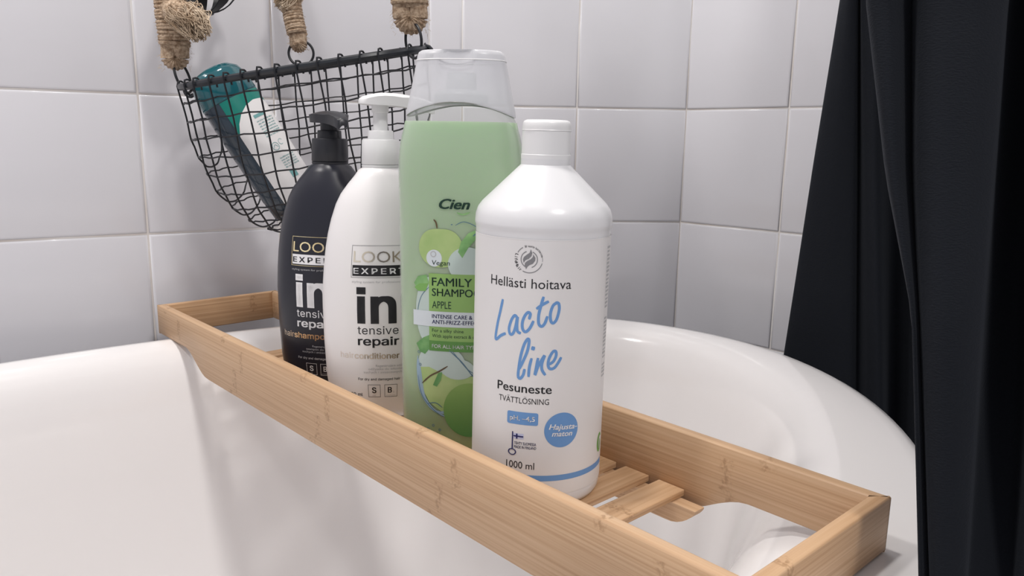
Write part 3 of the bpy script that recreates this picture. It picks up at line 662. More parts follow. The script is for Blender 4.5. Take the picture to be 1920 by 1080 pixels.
for word in (('L', 'a', 'c', 't', 'tb', 'o'), ('l', 'i', 'id', 'n', 'e')):
    b = bmesh.new()
    for k, key in enumerate(word): stroke2(b, ST[key], 1.75 if key != 'id' else 2.3, 8, .75)
    wrap(b, LS, e1, 'handwritten_lettering', M_blue, lab, maxlen=.004)
# pH box (rounded), round badge, made-in flag key, volume, band
b = bmesh.new(); rr_ = 1.2; P = []
for cxq, czq, a0 in ((8.8 - rr_, 62.3 - rr_, 0), (-10.4 + rr_, 62.3 - rr_, 90), (-10.4 + rr_, 54.4 + rr_, 180), (8.8 - rr_, 54.4 + rr_, 270)):
    for i in range(6): t = math.radians(a0 + 18 * i); P.append((cxq + rr_ * math.cos(t), czq + rr_ * math.sin(t)))
poly2(b, P); wrap(b, LS, e1, 'blue_box', M_blue, lab)
T('pH. –4,5', -8.5, 57.0, 6.8, 2.9, LS, e2, M_inkw, lab, bold=.02)
b = bmesh.new(); c_s = LS.x2s(.0224) * 1000
ell2(b, c_s, 51.4, 11.0, 11.0, 64); wrap(b, LS, e1, 'blue_badge', M_blue, lab)
T('Hajusta-', 15.0, 52.2, 30.4, 3.3, LS, e2, M_inkw, lab, shear=.25, bold=.02, z1=51.4)
T('maton', 16.8, 47.8, 28.0, 3.3, LS, e2, M_inkw, lab, shear=.25, bold=.02, z1=47.2)
b = bmesh.new(); R2(b, -6.9, 38.4, -6.2, 49.6)
k = bmesh.new(); arc2(b, -6.6, 36.6, 1.55, 2.1, 0, 360, 30, sx=1.25)
R2(b, -5.9, 46.5, .2, 47.3); R2(b, -4.3, 45.3, -3.4, 48.5)
wrap(b, LS, e2, 'flag_key_emblem', M_navy, lab); k.free()
b = bmesh.new(); R2(b, -6.1, 45.2, .3, 48.6); wrap(b, LS, e1, 'flag', mat('flag_white', srgb(196, 200, 226), .4), lab)
T('TEHTY SUOMESSA', -5.4, 41.6, 8.0, 1.75, LS, e1, M_navy, lab, bold=.01)
T('MADE IN FINLAND', -5.4, 39.2, 8.1, 1.75, LS, e1, M_navy, lab, bold=.01)
T('1000 ml', -10.2, 26.4, 7.3, 4.4, LS, e1, M_ink, lab)
b = bmesh.new(); R2(b, -60, 19.0, 66, 22.6); wrap(b, LS, e1, 'blue_band', M_blue, lab)
b = bmesh.new(); rnd = random.Random(3)
for i in range(34):
    z = 159 - i * 2.45
    if 15 < i < 18 or 28 < i < 30: continue
    x = 58; 
    for c in range(3):
        if rnd.random() < .75: R2(b, x + c * .0 + rnd.uniform(0, .6), z, x + 5 + rnd.uniform(0, 2.5), z + rnd.uniform(.8, 1.5))
wrap(b, LS, e1, 'fine_print', M_mesh, lab, kind='stuff')
b = bmesh.new(); ell2(b, 60.5, 34.5, 4.2, 6.5, 30); wrap(b, LS, e1, 'leaf_emblem', M_leafgreen, lab)
b = bmesh.new(); ell2(b, 61.2, 34.5, 2.6, 4.6, 30); wrap(b, LS, e2, 'leaf_emblem', M_label, lab)
b = bmesh.new(); ell2(b, 60.8, 33.5, 1.2, 3.6, 24); wrap(b, LS, e3, 'leaf_emblem', M_leafgreen, lab)

# ------------------------------------------------------------------ green shampoo bottle
gb = thing('apple_shampoo_bottle', 'clear bottle of pale green apple shampoo with a frosted cap, tallest on the tray', 'bottle', (-.0377, .5477, SLAT), (0, math.radians(.25), -.10))
CP = [(.0005, .036, .021), (0, .0385, .0232), (.002, .0402, .0250), (.006, .0412, .0258), (.03, .0416, .0262), (.08, .0424, .0266), (.15, .0431, .0270), (.195, .0436, .0270), (.208, .0435, .0269), (.2175, .0426, .0264), (.2255, .0408, .0256), (.231, .0388, .0248), (.2345, .0372, .0240), (.2360, .0360, .0232)]
CN = 2.35
def arch(q, z0=.212, z1=.236, amt=.0095):
    k = smoothstep((q.z - z0) / (z1 - z0)); return Vector((q.x, q.y, q.z + amt * k * max(0, 1 - (q.x / .0385) ** 2)))
bm = bmesh.new()
loft(bm, [[arch(q) for q in sell(a, b_, CN, z, 96)] for z, a, b_ in CP], cap1=False)
shell = obj('bottle_wall', bm, M_clear, gb, sharp=50)
bm = bmesh.new(); rg = []
for z, a, b_ in CP:
    if z > .2255: break
    rg.append([Vector((q.x * .985, q.y * .985, q.z + .0006)) for q in sell(a, b_, CN, z, 96)])
rg.append([Vector((q.x, q.y, .2335)) for q in sell(.0392 * .985, .0249 * .985, CN, 0, 96)])
for i, ring_ in enumerate(rg): rg[i] = [Vector((q.x, q.y, min(q.z, .2350))) for q in ring_]
loft(bm, rg); obj('green_shampoo', bm, M_gel, gb, sharp=50)
# cap: tapered oval frosted shell with an arched lower edge, thumb scoop and inner spout
CAPP = [(.2362, .0375, .0242), (.240, .0372, .0240), (.250, .0350, .0226), (.262, .0326, .0208), (.2725, .0305, .0192), (.2768, .0298, .0186), (.2790, .0288, .0178), (.2800, .0272, .0164)]
def carch(q):
    k = 1 - smoothstep((q.z - .236) / .022); return Vector((q.x, q.y, q.z + .0092 * k * max(0, 1 - (q.x / .0385) ** 2)))
bm = bmesh.new(); rg = [[carch(q) for q in sell(a, b_, 2.5, z, 96)] for z, a, b_ in CAPP]
for ring_ in rg:
    for q in ring_:       # thumb scoop at the front
        kx = max(0, 1 - (q.x / .0125) ** 2)
        if q.y < 0 and .262 < q.z < .2795: q.y += .0032 * kx * smoothstep((q.z - .262) / .009)
top = [Vector((q.x * .9, q.y * .9, .2794 + 0)) for q in rg[-1]]
top2 = [Vector((q.x * .5, q.y * .5, .2786)) for q in rg[-1]]
loft(bm, rg + [top, top2], cap0=False); capc = obj('cap', bm, M_frost, gb, sharp=45, label='frosted translucent flip cap')
bm = bmesh.new(); loft(bm, [[Vector((q.x, q.y, q.z)) for q in sell(a, b_, 2, z, 40)] for z, a, b_ in ((.246, .0185, .0135), (.2515, .0185, .0135), (.2535, .016, .012), (.255, .0105, .009), (.266, .0100, .0085), (.2665, .007, .006))]); obj('spout', bm, M_frostin, capc)
# bright lip line of the lid
bm = bmesh.new()
pts = [Vector((q.x * 1.004, q.y * 1.004, .2742 - .0006)) for q in sell(.0302, .0190, 2.5, 0, 64)]
tube(bm, pts, .00045, 6, closed=True); obj('lid_edge', bm, M_whitecap, capc)
bm = bmesh.new()
tube(bm, [arch(Vector((q.x, q.y, .2362))) for q in sell(.0368, .0239, CN, 0, 96)], .0006, 6, closed=True); obj('shoulder_glint_tube', bm, mat('glint_tube_grey', (.25, .26, .24, 1), .08, coat=.5), shell)  # thin glossy tube added to stand in for the shell's specular arch
CS = Surf([(z, a, b_) for z, a, b_ in CP], CN)
g = bmesh.new  # shorthand
print_parent = shell
E1, E2, E3, E4, E5 = .0002, .0003, .0004, .0005, .0006
def shape(fn, eps, name, m, surf=CS, parent=None):
    b = bmesh.new(); fn(b); return wrap(b, surf, eps, name, m, parent or print_parent)
T('Cien', -10.2, 176.0, 10.9, 6.6, CS, E2, M_dkgreen, shell, shear=.3, bold=.03)
shape(lambda b: stroke2(b, [(2, 173.6), (6, 172.4), (11, 174.0)], .9), E2, 'logo_swoosh', M_leaf)
def apple(b, cx, cz, rx, rz):
    P = []
    for i in range(48):
        t = 2 * PI * i / 48; rr = 1 - .10 * max(0, math.cos(t - PI / 2)) ** 8 - .05 * max(0, math.cos(t + PI / 2)) ** 8
        P.append((cx + rx * rr * math.cos(t), cz + rz * rr * math.sin(t)))
    poly2(b, P)
shape(lambda b: apple(b, -9.5, 149.5, 15.6, 14.2), E1, 'printed_apple', M_apple)
shape(lambda b: stroke2(b, [(-11.5, 162.5), (-12.3, 166.5), (-14, 168.5)], 1.1), E2, 'printed_stem', M_stem)
shape(lambda b: poly2(b, [(6, 143), (10, 150), (15, 156), (17, 163), (10, 160), (5, 154), (3, 147)]), E2, 'printed_leaf', M_leaf)
shape(lambda b: ell2(b, 9.5, 138.5, 13.5, 12, 40), E1 + .00003, 'printed_apple_slice', M_flesh)
shape(lambda b: ell2(b, -13.8, 142.2, 5.6, 5.8, 40), E2, 'badge', M_bandw)
shape(lambda b: arc2(b, -14.2, 145.0, 1.5, 2.1, 0, 360, 24), E3, 'badge_mark', M_mesh)
T('Vegan', -15.2, 137.6, -2.6, 3.2, CS, E3, M_dkgreen, shell, shear=.1)
for pp_ in ([(-29.5, 124), (-26, 129), (-19.5, 130.5), (-17.5, 125), (-20, 119.5), (-26, 119.0)],):
    shape(lambda b: poly2(b, pp_), E2, 'printed_leaf', M_leaf)
shape(lambda b: poly2(b, [(-29.0, 121), (-25, 124), (-18, 124.5), (-20, 119.0), (-26, 118.6)]), E3, 'printed_leaf', M_leafgreen)
shape(lambda b: ell2(b, -17.5, 105, 10.6, 24, 44), E1, 'printed_apple_slice', M_flesh)
shape(lambda b: stroke2(b, [(-17.5, 122), (-23, 116), (-26, 108), (-26.8, 100)], .5), E2, 'printed_splash', M_splash2)
shape(lambda b: R2(b, -17.6, 77, 19, 131.6), E2, 'green_panel', M_block)
shape(lambda b: R2(b, -17.6, 77, 19, 84.3), E3, 'deep_green_panel', M_block2)
shape(lambda b: R2(b, -30.2, 94.4, 21, 105.2), E3, 'pale_panel', M_bandw)
T('FAMILY', -15.3, 123.2, 12.8, 5.6, CS, E3, M_dkgreen, shell, bold=.012)
T('SHAMPOO', -15.3, 116.1, 19.4, 5.2, CS, E3, M_dkgreen, shell, bold=.012)
T('APPLE', -15.2, 107.4, -1.6, 5.0, CS, E3, M_dkgreen, shell)
T('INTENSE CARE &', -15.3, 100.4, 13.2, 2.7, CS, E4, M_navy, shell, bold=.012)
T('ANTI-FRIZZ-EFFECT', -15.3, 96.5, 18.8, 2.7, CS, E4, M_navy, shell, bold=.012)
T('For a silky shine', -15.3, 90.6, 7.2, 2.3, CS, E3, M_dkgreen, shell)
T('With apple extract & care', -15.3, 86.8, 19.0, 2.3, CS, E3, M_dkgreen, shell)
T('FOR ALL HAIR TYPES', -15.4, 79.2, 18.6, 2.6, CS, E4, M_inkw, shell, bold=.008)
shape(lambda b: poly2(b, [(-28, 81), (-22, 86), (-17.6, 88), (-17.6, 78), (-21, 74), (-25, 75.5)]), E2, 'printed_leaf', M_leaf)
shape(lambda b: ell2(b, -9, 68.5, 17.5, 12.5, 44), E1, 'printed_apple_slice', M_flesh)
shape(lambda b: poly2(b, [(-26.2, 64), (-18, 65), (-9, 61.5), (-2, 57.5), (6, 57), (14, 60), (20, 62), (20, 38), (6, 33), (-8, 32.5), (-18, 39), (-24, 49)]), E1 + .00004, 'printed_apple', M_apple)
shape(lambda b: ell2(b, 3.2, 64.5, 12, 7.5, 36), E2, 'printed_apple_slice', M_flesh)
shape(lambda b: stroke2(b, [(-23.5, 52.5), (-17, 58.5), (-10, 62.5), (-4, 66.5)], 1.1), E3, 'printed_stem', M_stem)
shape(lambda b: poly2(b, [(-15, 52), (-11, 61), (-8, 62), (-9, 56), (-12, 51)]), E3, 'printed_leaf', M_leaf)
for o_ in range(4):
    shape(lambda b: stroke2(b, [(-27 + o_ * .5, 72 - o_ * 2), (-27.5 + o_, 60), (-25 + o_ * 1.2, 46 - o_), (-17 + o_ * 1.6, 35 - o_ * .7), (-6 + o_, 29.5 + o_ * 1.6)], 1.1 - .1 * o_), E2 + .00001 * o_, 'printed_splash', M_splash)
def splash2(b):
    stroke2(b, [(-27, 58), (-24, 44), (-15, 34), (-7, 29)], .5); stroke2(b, [(-19, 38), (-13, 39), (-8, 36)], .6); stroke2(b, [(-3, 78), (6, 70), (14, 60), (19, 55)], .8); stroke2(b, [(-1, 78), (9, 66), (16, 61)], .5)
    stroke2(b, [(1, 165), (6, 167.5), (11, 166.5), (17, 163.5)], .5); stroke2(b, [(-2, 165.5), (-.8, 165.5)], .8); stroke2(b, [(13, 158), (16, 160), (19, 157)], .8)
    for q in ((-15, 22), (-10, 19), (-19, 19), (-25, 66), (-26, 75)): arc2(b, q[0], q[1], .6, 1.0, 0, 360, 12)
shape(splash2, E3, 'printed_droplets', M_splash2)['kind'] = 'stuff'
shape(lambda b: ell2(b, 12.0, 34.8, 19.0, 19.8, 56), E4, 'printed_apple', M_bigapple)

# ------------------------------------------------------------------ the two pump bottles
PW = [(.0004, .036, .025), (0, .0395, .0275), (.0015, .0415, .0293), (.005, .0428, .0305), (.014, .0445, .0318), (.03, .0468, .0328), (.06, .0482, .0334), (.09, .0486, .0336), (.108, .0478, .0334), (.123, .0465, .0331), (.136, .0448, .0322), (.146, .0430, .0312), (.158, .0400, .0296), (.170, .0360, .0274), (.178, .0320, .0254), (.186, .0262, .0226), (.192, .0212, .0198), (.197, .0176, .0174), (.1985, .0150, .0150), (.200, .0145, .0145)]
PS = Surf(PW[3:], 2.0)
def pump_bottle(name, label, loc, yaw, m_body, m_pump, stem_h, nozzle, zc, tilt=0):
    t = thing(name, label, 'bottle', loc, (0, tilt, yaw), 'pump bottles on the tray')
    bm = bmesh.new(); lathe(bm, PW, 96); body = obj('body', bm, m_body, t, sharp=50)
    bm = bmesh.new(); lathe(bm, [(.1990, .0149), (.1996, .0152), (.2005, .0152), (.201, .0146)], 48, cap0=False, cap1=False); obj('neck_ring', bm, m_pump, t)
    pump = bmesh.new(); lathe(pump, [(.2012, .0150), (.2016, .0153), (.2195, .0147), (.2205, .0142), (.2208, .0105)], 48)
    pu = obj('pump_collar', pump, m_pump, t, sharp=40)
    bm = bmesh.new(); lathe(bm, [(.2206, .0098), (.2208, .0101), (.2268, .0099), (.2274, .0094), (.2276, .006)], 40); obj('pump_ring', bm, m_pump, t, sharp=40)
    r1 = .0056 if stem_h > .02 else .0074
    bm = bmesh.new(); lathe(bm, [(.2274, r1), (.2276 + stem_h * .6, r1), (.2278 + stem_h * .62, r1 + .0009), (.2276 + stem_h, r1 + .0012)], 32); obj('pump_stem', bm, m_pump, t, sharp=40)
    # pump head: curved thumb plate running out into the nozzle
    zb = .2276 + stem_h - .001; bm = bmesh.new(); rg = []
    P = [(-.0168, .0030, -.0002, .0002), (-.0160, .0052, .0012, .0), (-.0135, .0105, .0026, -.0002), (-.009, .0145, .0040, -.0006), (-.003, .0162, .0052, -.0010), (.003, .0160, .0057, -.0012), (.010, .0135, .0056, -.0014), (.017, .0095, .0050, -.0018), (.025, .0066, .0038, -.0030), (.034, .0052, .0018, -.0046), (.041, .0044, -.0006, -.0066), (.0425, .0034, -.0018, -.0066)]
    for x, w_, zt_, zb_ in P:
        rg_ = []
        for i in range(13):
            k = -1 + 2 * i / 12; rg_.append(Vector((x, w_ * k, zb + .002 + zt_ - abs(k) ** 2 * (.0030 if w_ > .008 else .0016))))
        for i in range(13):
            k = 1 - 2 * i / 12; rg_.append(Vector((x, w_ * .96 * k, zb + .002 + zb_ - abs(k) ** 2 * .0030 - .0002)))
        rg.append(rg_)
    loft(bm, rg); h = obj('pump_head', bm, m_pump, t, sharp=55); h.rotation_euler = (0, 0, nozzle - yaw)
    return t, body

def pump_print(body, s, dark, dx=0, dz=0):
    ink, foil, cop = (M_inkw, M_foil_dark, M_copper) if dark else (M_ink, M_foil_light, M_copper_light)
    neg = M_ink if dark else M_inkw
    e1, e2 = .00015, .0003
    b = bmesh.new(); frame2(b, -25.8 + dx, 114 + dz, 24.8 + dx, 139.6 + dz, .35); wrap(b, s, e1, 'logo_frame', M_foil_dark if dark else M_grey, body)
    b = bmesh.new(); R2(b, -24.7 + dx, 115.4 + dz, 23.7 + dx, 124.0 + dz); wrap(b, s, e1, 'logo_bar', ink, body)
    T('LOOK', -23.6 + dx, 126.4 + dz, 16.6 + dx, 8.6, s, e1, foil, body, spacing=1.0)
    T('EXPERT', -23.3 + dx, 117.2 + dz, 17.6 + dx, 4.6, s, e2, neg, body, bold=.014, spacing=1.3, face='grot')
    T('styling system for professional results', -24.4 + dx, 110.0 + dz, 24 + dx, 1.6, s, e1, M_mesh, body)
    b = text_bm('in', bold=.026, spacing=1.12, face='grot'); xs = [q.co.x for q in b.verts]; ys = [q.co.y for q in b.verts]
    x0, x1 = s.x2s((-20.8 + dx) / 1000), s.x2s((10.0 + dx) / 1000)
    for q in b.verts: q.co = Vector((x0 + (x1 - x0) * (q.co.x - min(xs)) / (max(xs) - min(xs)), (77 + dz + 29.5 * (q.co.y - min(ys)) / (max(ys) - min(ys))) / 1000, 0))
    wrap(b, s, e1, 'lettering', ink, body)
    T('tensive', -20.4 + dx, 68.3 + dz, 11.4 + dx, 6.6, s, e1, ink, body, spacing=1.03, face='grot')
    T('repair', -20.4 + dx, 59.2 + dz, 11.8 + dx, 6.9, s, e1, ink, body, bold=.018, face='grot')
    if dark:
        T('hair', -35.2 + dx, 48.8 + dz, -24.6 + dx, 5.2, s, e1, cop, body, face='grot'); T('shampoo', -24.2 + dx, 48.8 + dz, 9.5 + dx, 5.2, s, e1, cop, body, bold=.018, face='grot')
    else:
        T('hair', -34.5 + dx, 48.0 + dz, -24 + dx, 4.8, s, e1, cop, body, face='grot'); T('conditioner', -23.5 + dx, 48.0 + dz, 12.0 + dx, 4.8, s, e1, cop, body, bold=.018, face='grot')
    T('Regenerujący szampon' if dark else 'Regenerująca odżywka', -6.9 + dx, 41.2 + dz, 20 + dx, 1.8, s, e1, M_mesh, body)
    T('odżywka do włosów' if not dark else 'szampon do włosów', -12.9 + dx, 38.5 + dz, 15 + dx, 1.8, s, e1, M_mesh, body)
    T('suchych i zniszczonych', -16.7 + dx, 35.8 + dz, 14 + dx, 1.8, s, e1, M_mesh, body)
    T('For dry and damaged hair', -21.3 + dx, 29.8 + dz, 12.5 + dx, 2.0, s, e1, ink, body, bold=.008, face='grot')
    b = bmesh.new(); frame2(b, -13.9 + dx, 15.4 + dz, -3.7 + dx, 26.1 + dz, .3); frame2(b, -.3 + dx, 15.4 + dz, 10.3 + dx, 26.1 + dz, .3); wrap(b, s, e1, 'ingredient_boxes', ink, body)
    T('S', -10.7 + dx, 19.0 + dz, -7.1 + dx, 4.8, s, e1, ink, body, bold=.02, face='grot')
    T('B', 2.4 + dx, 19.0 + dz, 5.8 + dx, 4.8, s, e1, ink, body, bold=.02, face='grot'); T('5', 6.8 + dx, 18.8 + dz, 7.8 + dx, 1.5, s, e1, M_mesh, body)
    T('silk', -10.5 + dx, 16.4 + dz, -7.6 + dx, 1.0, s, e1, M_mesh, body); T('provitamin', .9 + dx, 16.4 + dz, 8.6 + dx, 1.0, s, e1, M_mesh, body)
    T('500 ml', -30.5 + dx, 16.2 + dz, -18.7 + dx, 2.6, s, e1, ink, body, bold=.012, face='grot')

t, body = pump_bottle('pump_bottle', 'black hair shampoo bottle with a black pump, hindmost on the tray', (-.1612, .6862, SLAT), -.10, M_black, M_blackpump, .0095, math.radians(-62), 0, math.radians(.3))
t.scale = (1.025, 1.025, 1)
pump_print(body, Surf(PW[3:], 2.0, .978, .0018), True, -1.5, 0)
t, body = pump_bottle('pump_bottle', 'white hair conditioner bottle with a white pump, between the black and green bottles', (-.1054, .6248, SLAT), .167, M_cond, M_whitecap, .0222, math.radians(14), 0)
pump_print(body, Surf(PW[3:], 2.0, .98, .0037), False)

# ------------------------------------------------------------------ hanging wire basket
BK = 1.09
def at(px_ratio, zr, Y): Y *= BK; return Vector((px_ratio * Y, Y, CZ + zr * Y))
left, right = at(-.42, .0556, .76), at(-.1066, .1081, .72)
cb = (left + right) / 2; BA = (right - left).length / 2 - .009; cb = cb + (right - left).normalized() * .004; BB = .078; BD = .168
e1v = (right - left).normalized()
vd = (cb - Vector((0, 0, CZ))).normalized(); e2v = (vd - e1v * vd.dot(e1v)).normalized(); e3v = e1v.cross(e2v).normalized()
rot = Matrix.Rotation(-.018, 3, e1v); e2v = rot @ e2v; e3v = rot @ e3v
BM = Matrix((e1v, e2v, e3v)).transposed()
basket = thing('wire_basket', 'black wire mesh basket hung by jute ropes in the tiled corner, with a tube inside', 'basket', cb)
basket.rotation_euler = BM.to_euler()
NE, ZE, LEAN = 2.2, 2.65, .095
def bowl(phi, zz):
    k = max(0, 1 - (zz / BD) ** ZE) ** (1 / NE); c, q_ = math.cos(phi), math.sin(phi)
    return Vector((BA * k * math.copysign(abs(c) ** (2 / NE), c) - LEAN * zz, BB * k * math.copysign(abs(q_) ** (2 / NE), q_), -zz))
bm = bmesh.new(); tube(bm, [bowl(2 * PI * i / 72, 0) for i in range(72)], .0036, 10, closed=True)
obj('rim_rod', bm, M_rod, basket)
for sx in (-1, 1):            # curled ends of the rod
    bm = bmesh.new(); c = Vector((sx * (BA + .001), 0, -.004)); tube(bm, [c + Vector((sx * .006 * math.cos(a), .002 * math.sin(a * .5), .006 * math.sin(a))) for a in [2.4 - i * .5 for i in range(10)]], .0022, 8); obj('rod_curl', bm, M_rod, basket)
rb = random.Random(5)
NX = 14
for i in range(NX):
    x = -BA + (i + .5 + rb.uniform(-.12, .12)) * 2 * BA / NX; P = []
    kx = max(.0, 1 - abs(x / BA) ** NE) ** (1 / NE)
    j1, j2 = rb.uniform(-.002, .002), rb.uniform(-.0015, .0015)
    for k in range(25):
        t = PI * k / 24; y_ = BB * kx * math.cos(t); rho = min(1, abs(x / BA) ** NE + abs(y_ / BB) ** NE)
        zz_ = BD * (1 - rho) ** (1 / ZE)
        P.append(Vector((x - LEAN * zz_ + j1 * math.sin(t * 2) + .0006 * math.sin(k * 2.1 + i), y_, -BD * (1 - rho) ** (1 / ZE) + (0.0015 if k in (0, 24) else 0))))
    loopf = lambda y, s: [Vector((x, y + s * .0052, -.002)), Vector((x + .0006, y + s * .005, .004)), Vector((x + .001, y, .0055)), Vector((x + .0014, y - s * .005, .003)), Vector((x + .0018, y - s * .0048, -.006))]
    P = loopf(P[0].y, -1)[::-1] [:0] + [Vector((x + .0018, P[0].y - .0048, -.006)), Vector((x + .0014, P[0].y - .005, .003)), Vector((x + .001, P[0].y, .0055)), Vector((x, P[0].y + .0052, .001))] + P[1:-1] + [Vector((x, P[-1].y - .0052, .001)), Vector((x + .001, P[-1].y, .0055)), Vector((x + .0014, P[-1].y + .005, .003)), Vector((x + .0018, P[-1].y + .0048, -.006))]
    bm = bmesh.new(); tube(bm, catmull(P, 2), .00095, 6); obj('mesh_wire', bm, M_wire, basket)
for k, dz in enumerate([q_ * BK for q_ in (.014, .031, .048, .065, .082, .099, .115, .130, .142, .150)]):
    bm = bmesh.new(); N = 72
    P = []
    for i in range(N):
        q = bowl(2 * PI * i / N, dz + .0007 * math.sin(i * 1.9 + k)); q *= 1.0; P.append(q + Vector((0, 0, .0012 * math.sin(2 * PI * i / N * 3 + k))))
    tube(bm, P, .00085, 6, closed=True); obj('mesh_wire', bm, M_wire, basket)

# rings and wrapped rope (basket-local frame -> build in world axes, then bring into the basket frame)
Binv = Matrix.Translation(cb) @ BM.to_4x4(); Binv = Binv.inverted()
def link_world(name, bm, m, parent, **k):
    bmesh.ops.transform(bm, matrix=Binv, verts=bm.verts)
    return obj(name, bm, m, parent, **k)
def ring_at(c, R, axis, r=.0011):
    R *= BK
    a = Vector(axis).normalized(); t1 = a.cross(Vector((0, 0, 1)))
    if t1.length < .1: t1 = Vector((1, 0, 0))
    t1.normalize(); t2 = a.cross(t1); bm = bmesh.new()
    tube(bm, [Vector(c) + t1 * R * math.cos(2 * PI * i / 40) + t2 * R * math.sin(2 * PI * i / 40) for i in range(40)], r, 8, closed=True)
    return bm
TOPK = Vector((cb.x + .01, cb.y + .01, CZ + .46))
def rope(bottom, wrap_top, wa, wb_, side, yaw, seed, frayed=None, gap=.004):
    """doubled rope whipped with cord: loop eye at the bottom, coils up to wrap_top, then the single rope up to the hook"""
    wa *= BK; wb_ *= BK
    rnd = random.Random(seed); B0, T0 = Vector(bottom), Vector(wrap_top); ax = (T0 - B0).normalized(); Lw = (T0 - B0).length
    s1 = Vector((math.cos(yaw), math.sin(yaw), 0)); s1 = (s1 - ax * s1.dot(ax)).normalized(); s2 = ax.cross(s1)
    # eye loop
    bm = bmesh.new(); P = []; hw = wa - wb_
    for i in range(13):
        a = PI + PI * i / 12; P.append(B0 + ax * (wb_ + hw) + s1 * hw * math.cos(a) + ax * hw * math.sin(a) * 1.15)
    P = [P[0] + ax * .03] + P + [P[-1] + ax * .03]
    P2 = catmull(P, 4)
    tube(bm, P2, wb_, 14, radii=[wb_ * (1 + .07 * math.sin(i * 1.3 + seed)) for i in range(len(P2))])
    eye = link_world('rope_eye', bm, M_jute, basket)
    # whipping coils
    bm = bmesh.new(); pitch = .0034; z0 = wb_ + hw + .010; turns = int((Lw - z0) / pitch); P = []
    for i in range(turns * 18):
        a = 2 * PI * i / 18; zz = z0 + pitch * i / 18; wob_ = 1 + .04 * math.sin(i * .37 + seed) + rnd.uniform(-.01, .01)
        c, s = math.cos(a), math.sin(a)
        P.append(B0 + ax * (zz + .0006 * math.sin(a * .7)) + s1 * wa * .98 * wob_ * math.copysign(abs(c) ** .8, c) + s2 * wb_ * 1.25 * wob_ * math.copysign(abs(s) ** .8, s))
    tube(bm, P, pitch * .62, 6); link_world('rope_whipping', bm, M_jute, basket)
    # filler core so that nothing shows through the coils, then the rope up
    bm = bmesh.new(); core = [B0 + ax * (z0 - .004), B0 + ax * Lw]
    up_ = catmull([B0 + ax * (z0 - .003), B0 + ax * Lw * .8, B0 + ax * (Lw + .01), (B0 + ax * Lw) * .45 + TOPK * .55, TOPK], 8)
    tube(bm, up_, wb_ * .9, 10, radii=[max(wb_ * .55, wb_ * 1.05 - .004 * max(0, (q - B0).length / Lw - 1)) for q in up_])
    link_world('rope_strand', bm, M_jute, basket)
    # loose fibres
    bm = bmesh.new()
    for i in range(260):
        t = rnd.uniform(0, 1); a = rnd.uniform(0, 2 * PI); p = B0 + ax * (t * Lw) + s1 * wa * .97 * math.cos(a) + s2 * wb_ * 1.2 * math.sin(a)
        d = (s1 * math.cos(a) + s2 * math.sin(a)) * rnd.uniform(.3, 1) + ax * rnd.uniform(-1, 1) + Vector((rnd.uniform(-.4, .4), rnd.uniform(-.4, .4), rnd.uniform(-.4, .4)))
        d.normalize(); l = rnd.uniform(.002, .0055); q = p + d * l * .5 + Vector((0, 0, rnd.uniform(-.001, .001))); e = p + d * l + Vector((0, 0, -.0008))
        tube(bm, [p, q, e], .00012, 3)
    link_world('loose_fibres', bm, M_jutefibre, basket, kind='stuff')
    if frayed:
        c0, c1, rad, nf = frayed; rad *= BK; bm = bmesh.new(); c0, c1 = Vector(c0), Vector(c1)
        for i in range(nf):
            d = Vector((rnd.gauss(0, 1), rnd.gauss(0, 1), rnd.gauss(0, 1))).normalized(); r0 = rad * rnd.uniform(.05, .55)
            p0 = c0 + d * r0; p3 = c1 + Vector((rnd.gauss(0, 1), rnd.gauss(0, .8), rnd.gauss(0, .9))).normalized() * rad * rnd.uniform(.5, 1)
            mid = (p0 + p3) / 2 + Vector((rnd.uniform(-1, 1), rnd.uniform(-1, 1), rnd.uniform(-.2, 1))) * rad * .75
            tube(bm, catmull([p0, mid, p3], 4), .00042, 4)
        link_world('frayed_end', bm, M_jutefibre, basket, kind='stuff')
        bm = bmesh.new(); P = catmull([c0 - (c1 - c0) * .7, c0, (c0 + c1) / 2 + Vector((0, 0, rad * .25)), c1], 6)
        tube(bm, P, rad * .7, 12, radii=[rad * (.55 + .3 * math.sin(PI * i / (len(P) - 1)) + .06 * math.sin(i * 2.3)) for i in range(len(P))]); link_world('frayed_core', bm, M_jute, basket)
# left rope: bottom at photo (328,130), runs up past the frame; tuft to the right
rope(at(-.4215, .0775, .748), at(-.4235, .172, .742), .0125, .0080, 1, .35, 1, frayed=(at(-.4145, .143, .735), at(-.394, .129, .728), .0145, 900))
rope(at(-.2665, .1005, .830), at(-.2795, .185, .835), .0086, .0078, 1, .1, 2, frayed=(at(-.272, .168, .83), at(-.284, .160, .826), .0115, 320))
rope(at(-.1288, .1245, .722), at(-.132, .200, .720), .0152, .0088, 1, .05, 3)
bm = ring_at(at(-.4140, .0690, .756), .0150, (.9, -.02, .25), .0014); link_world('hanging_ring', bm, M_wire, basket)
bm = ring_at(at(-.2655, .0995, .829), .0125, (.1, -1, .1), .0014); link_world('hanging_ring', bm, M_wire, basket)
bm = ring_at(at(-.1262, .1165, .721), .0150, (.8, .55, .1), .0014); link_world('hanging_ring', bm, M_wire, basket)
bm = bmesh.new()     # wall hook that carries the gathered ropes, above the picture
wl = P1 + dL * .33
tube(bm, catmull([(wl.x, wl.y, CZ + .50), ((wl.x + TOPK.x) / 2, (wl.y + TOPK.y) / 2, CZ + .50), (TOPK.x - .004, TOPK.y + .006, CZ + .485), (TOPK.x, TOPK.y, CZ + .455), (TOPK.x - .012, TOPK.y - .012, CZ + .465)], 6), .004, 8)
link_world('wall_hook', bm, M_rod, basket)

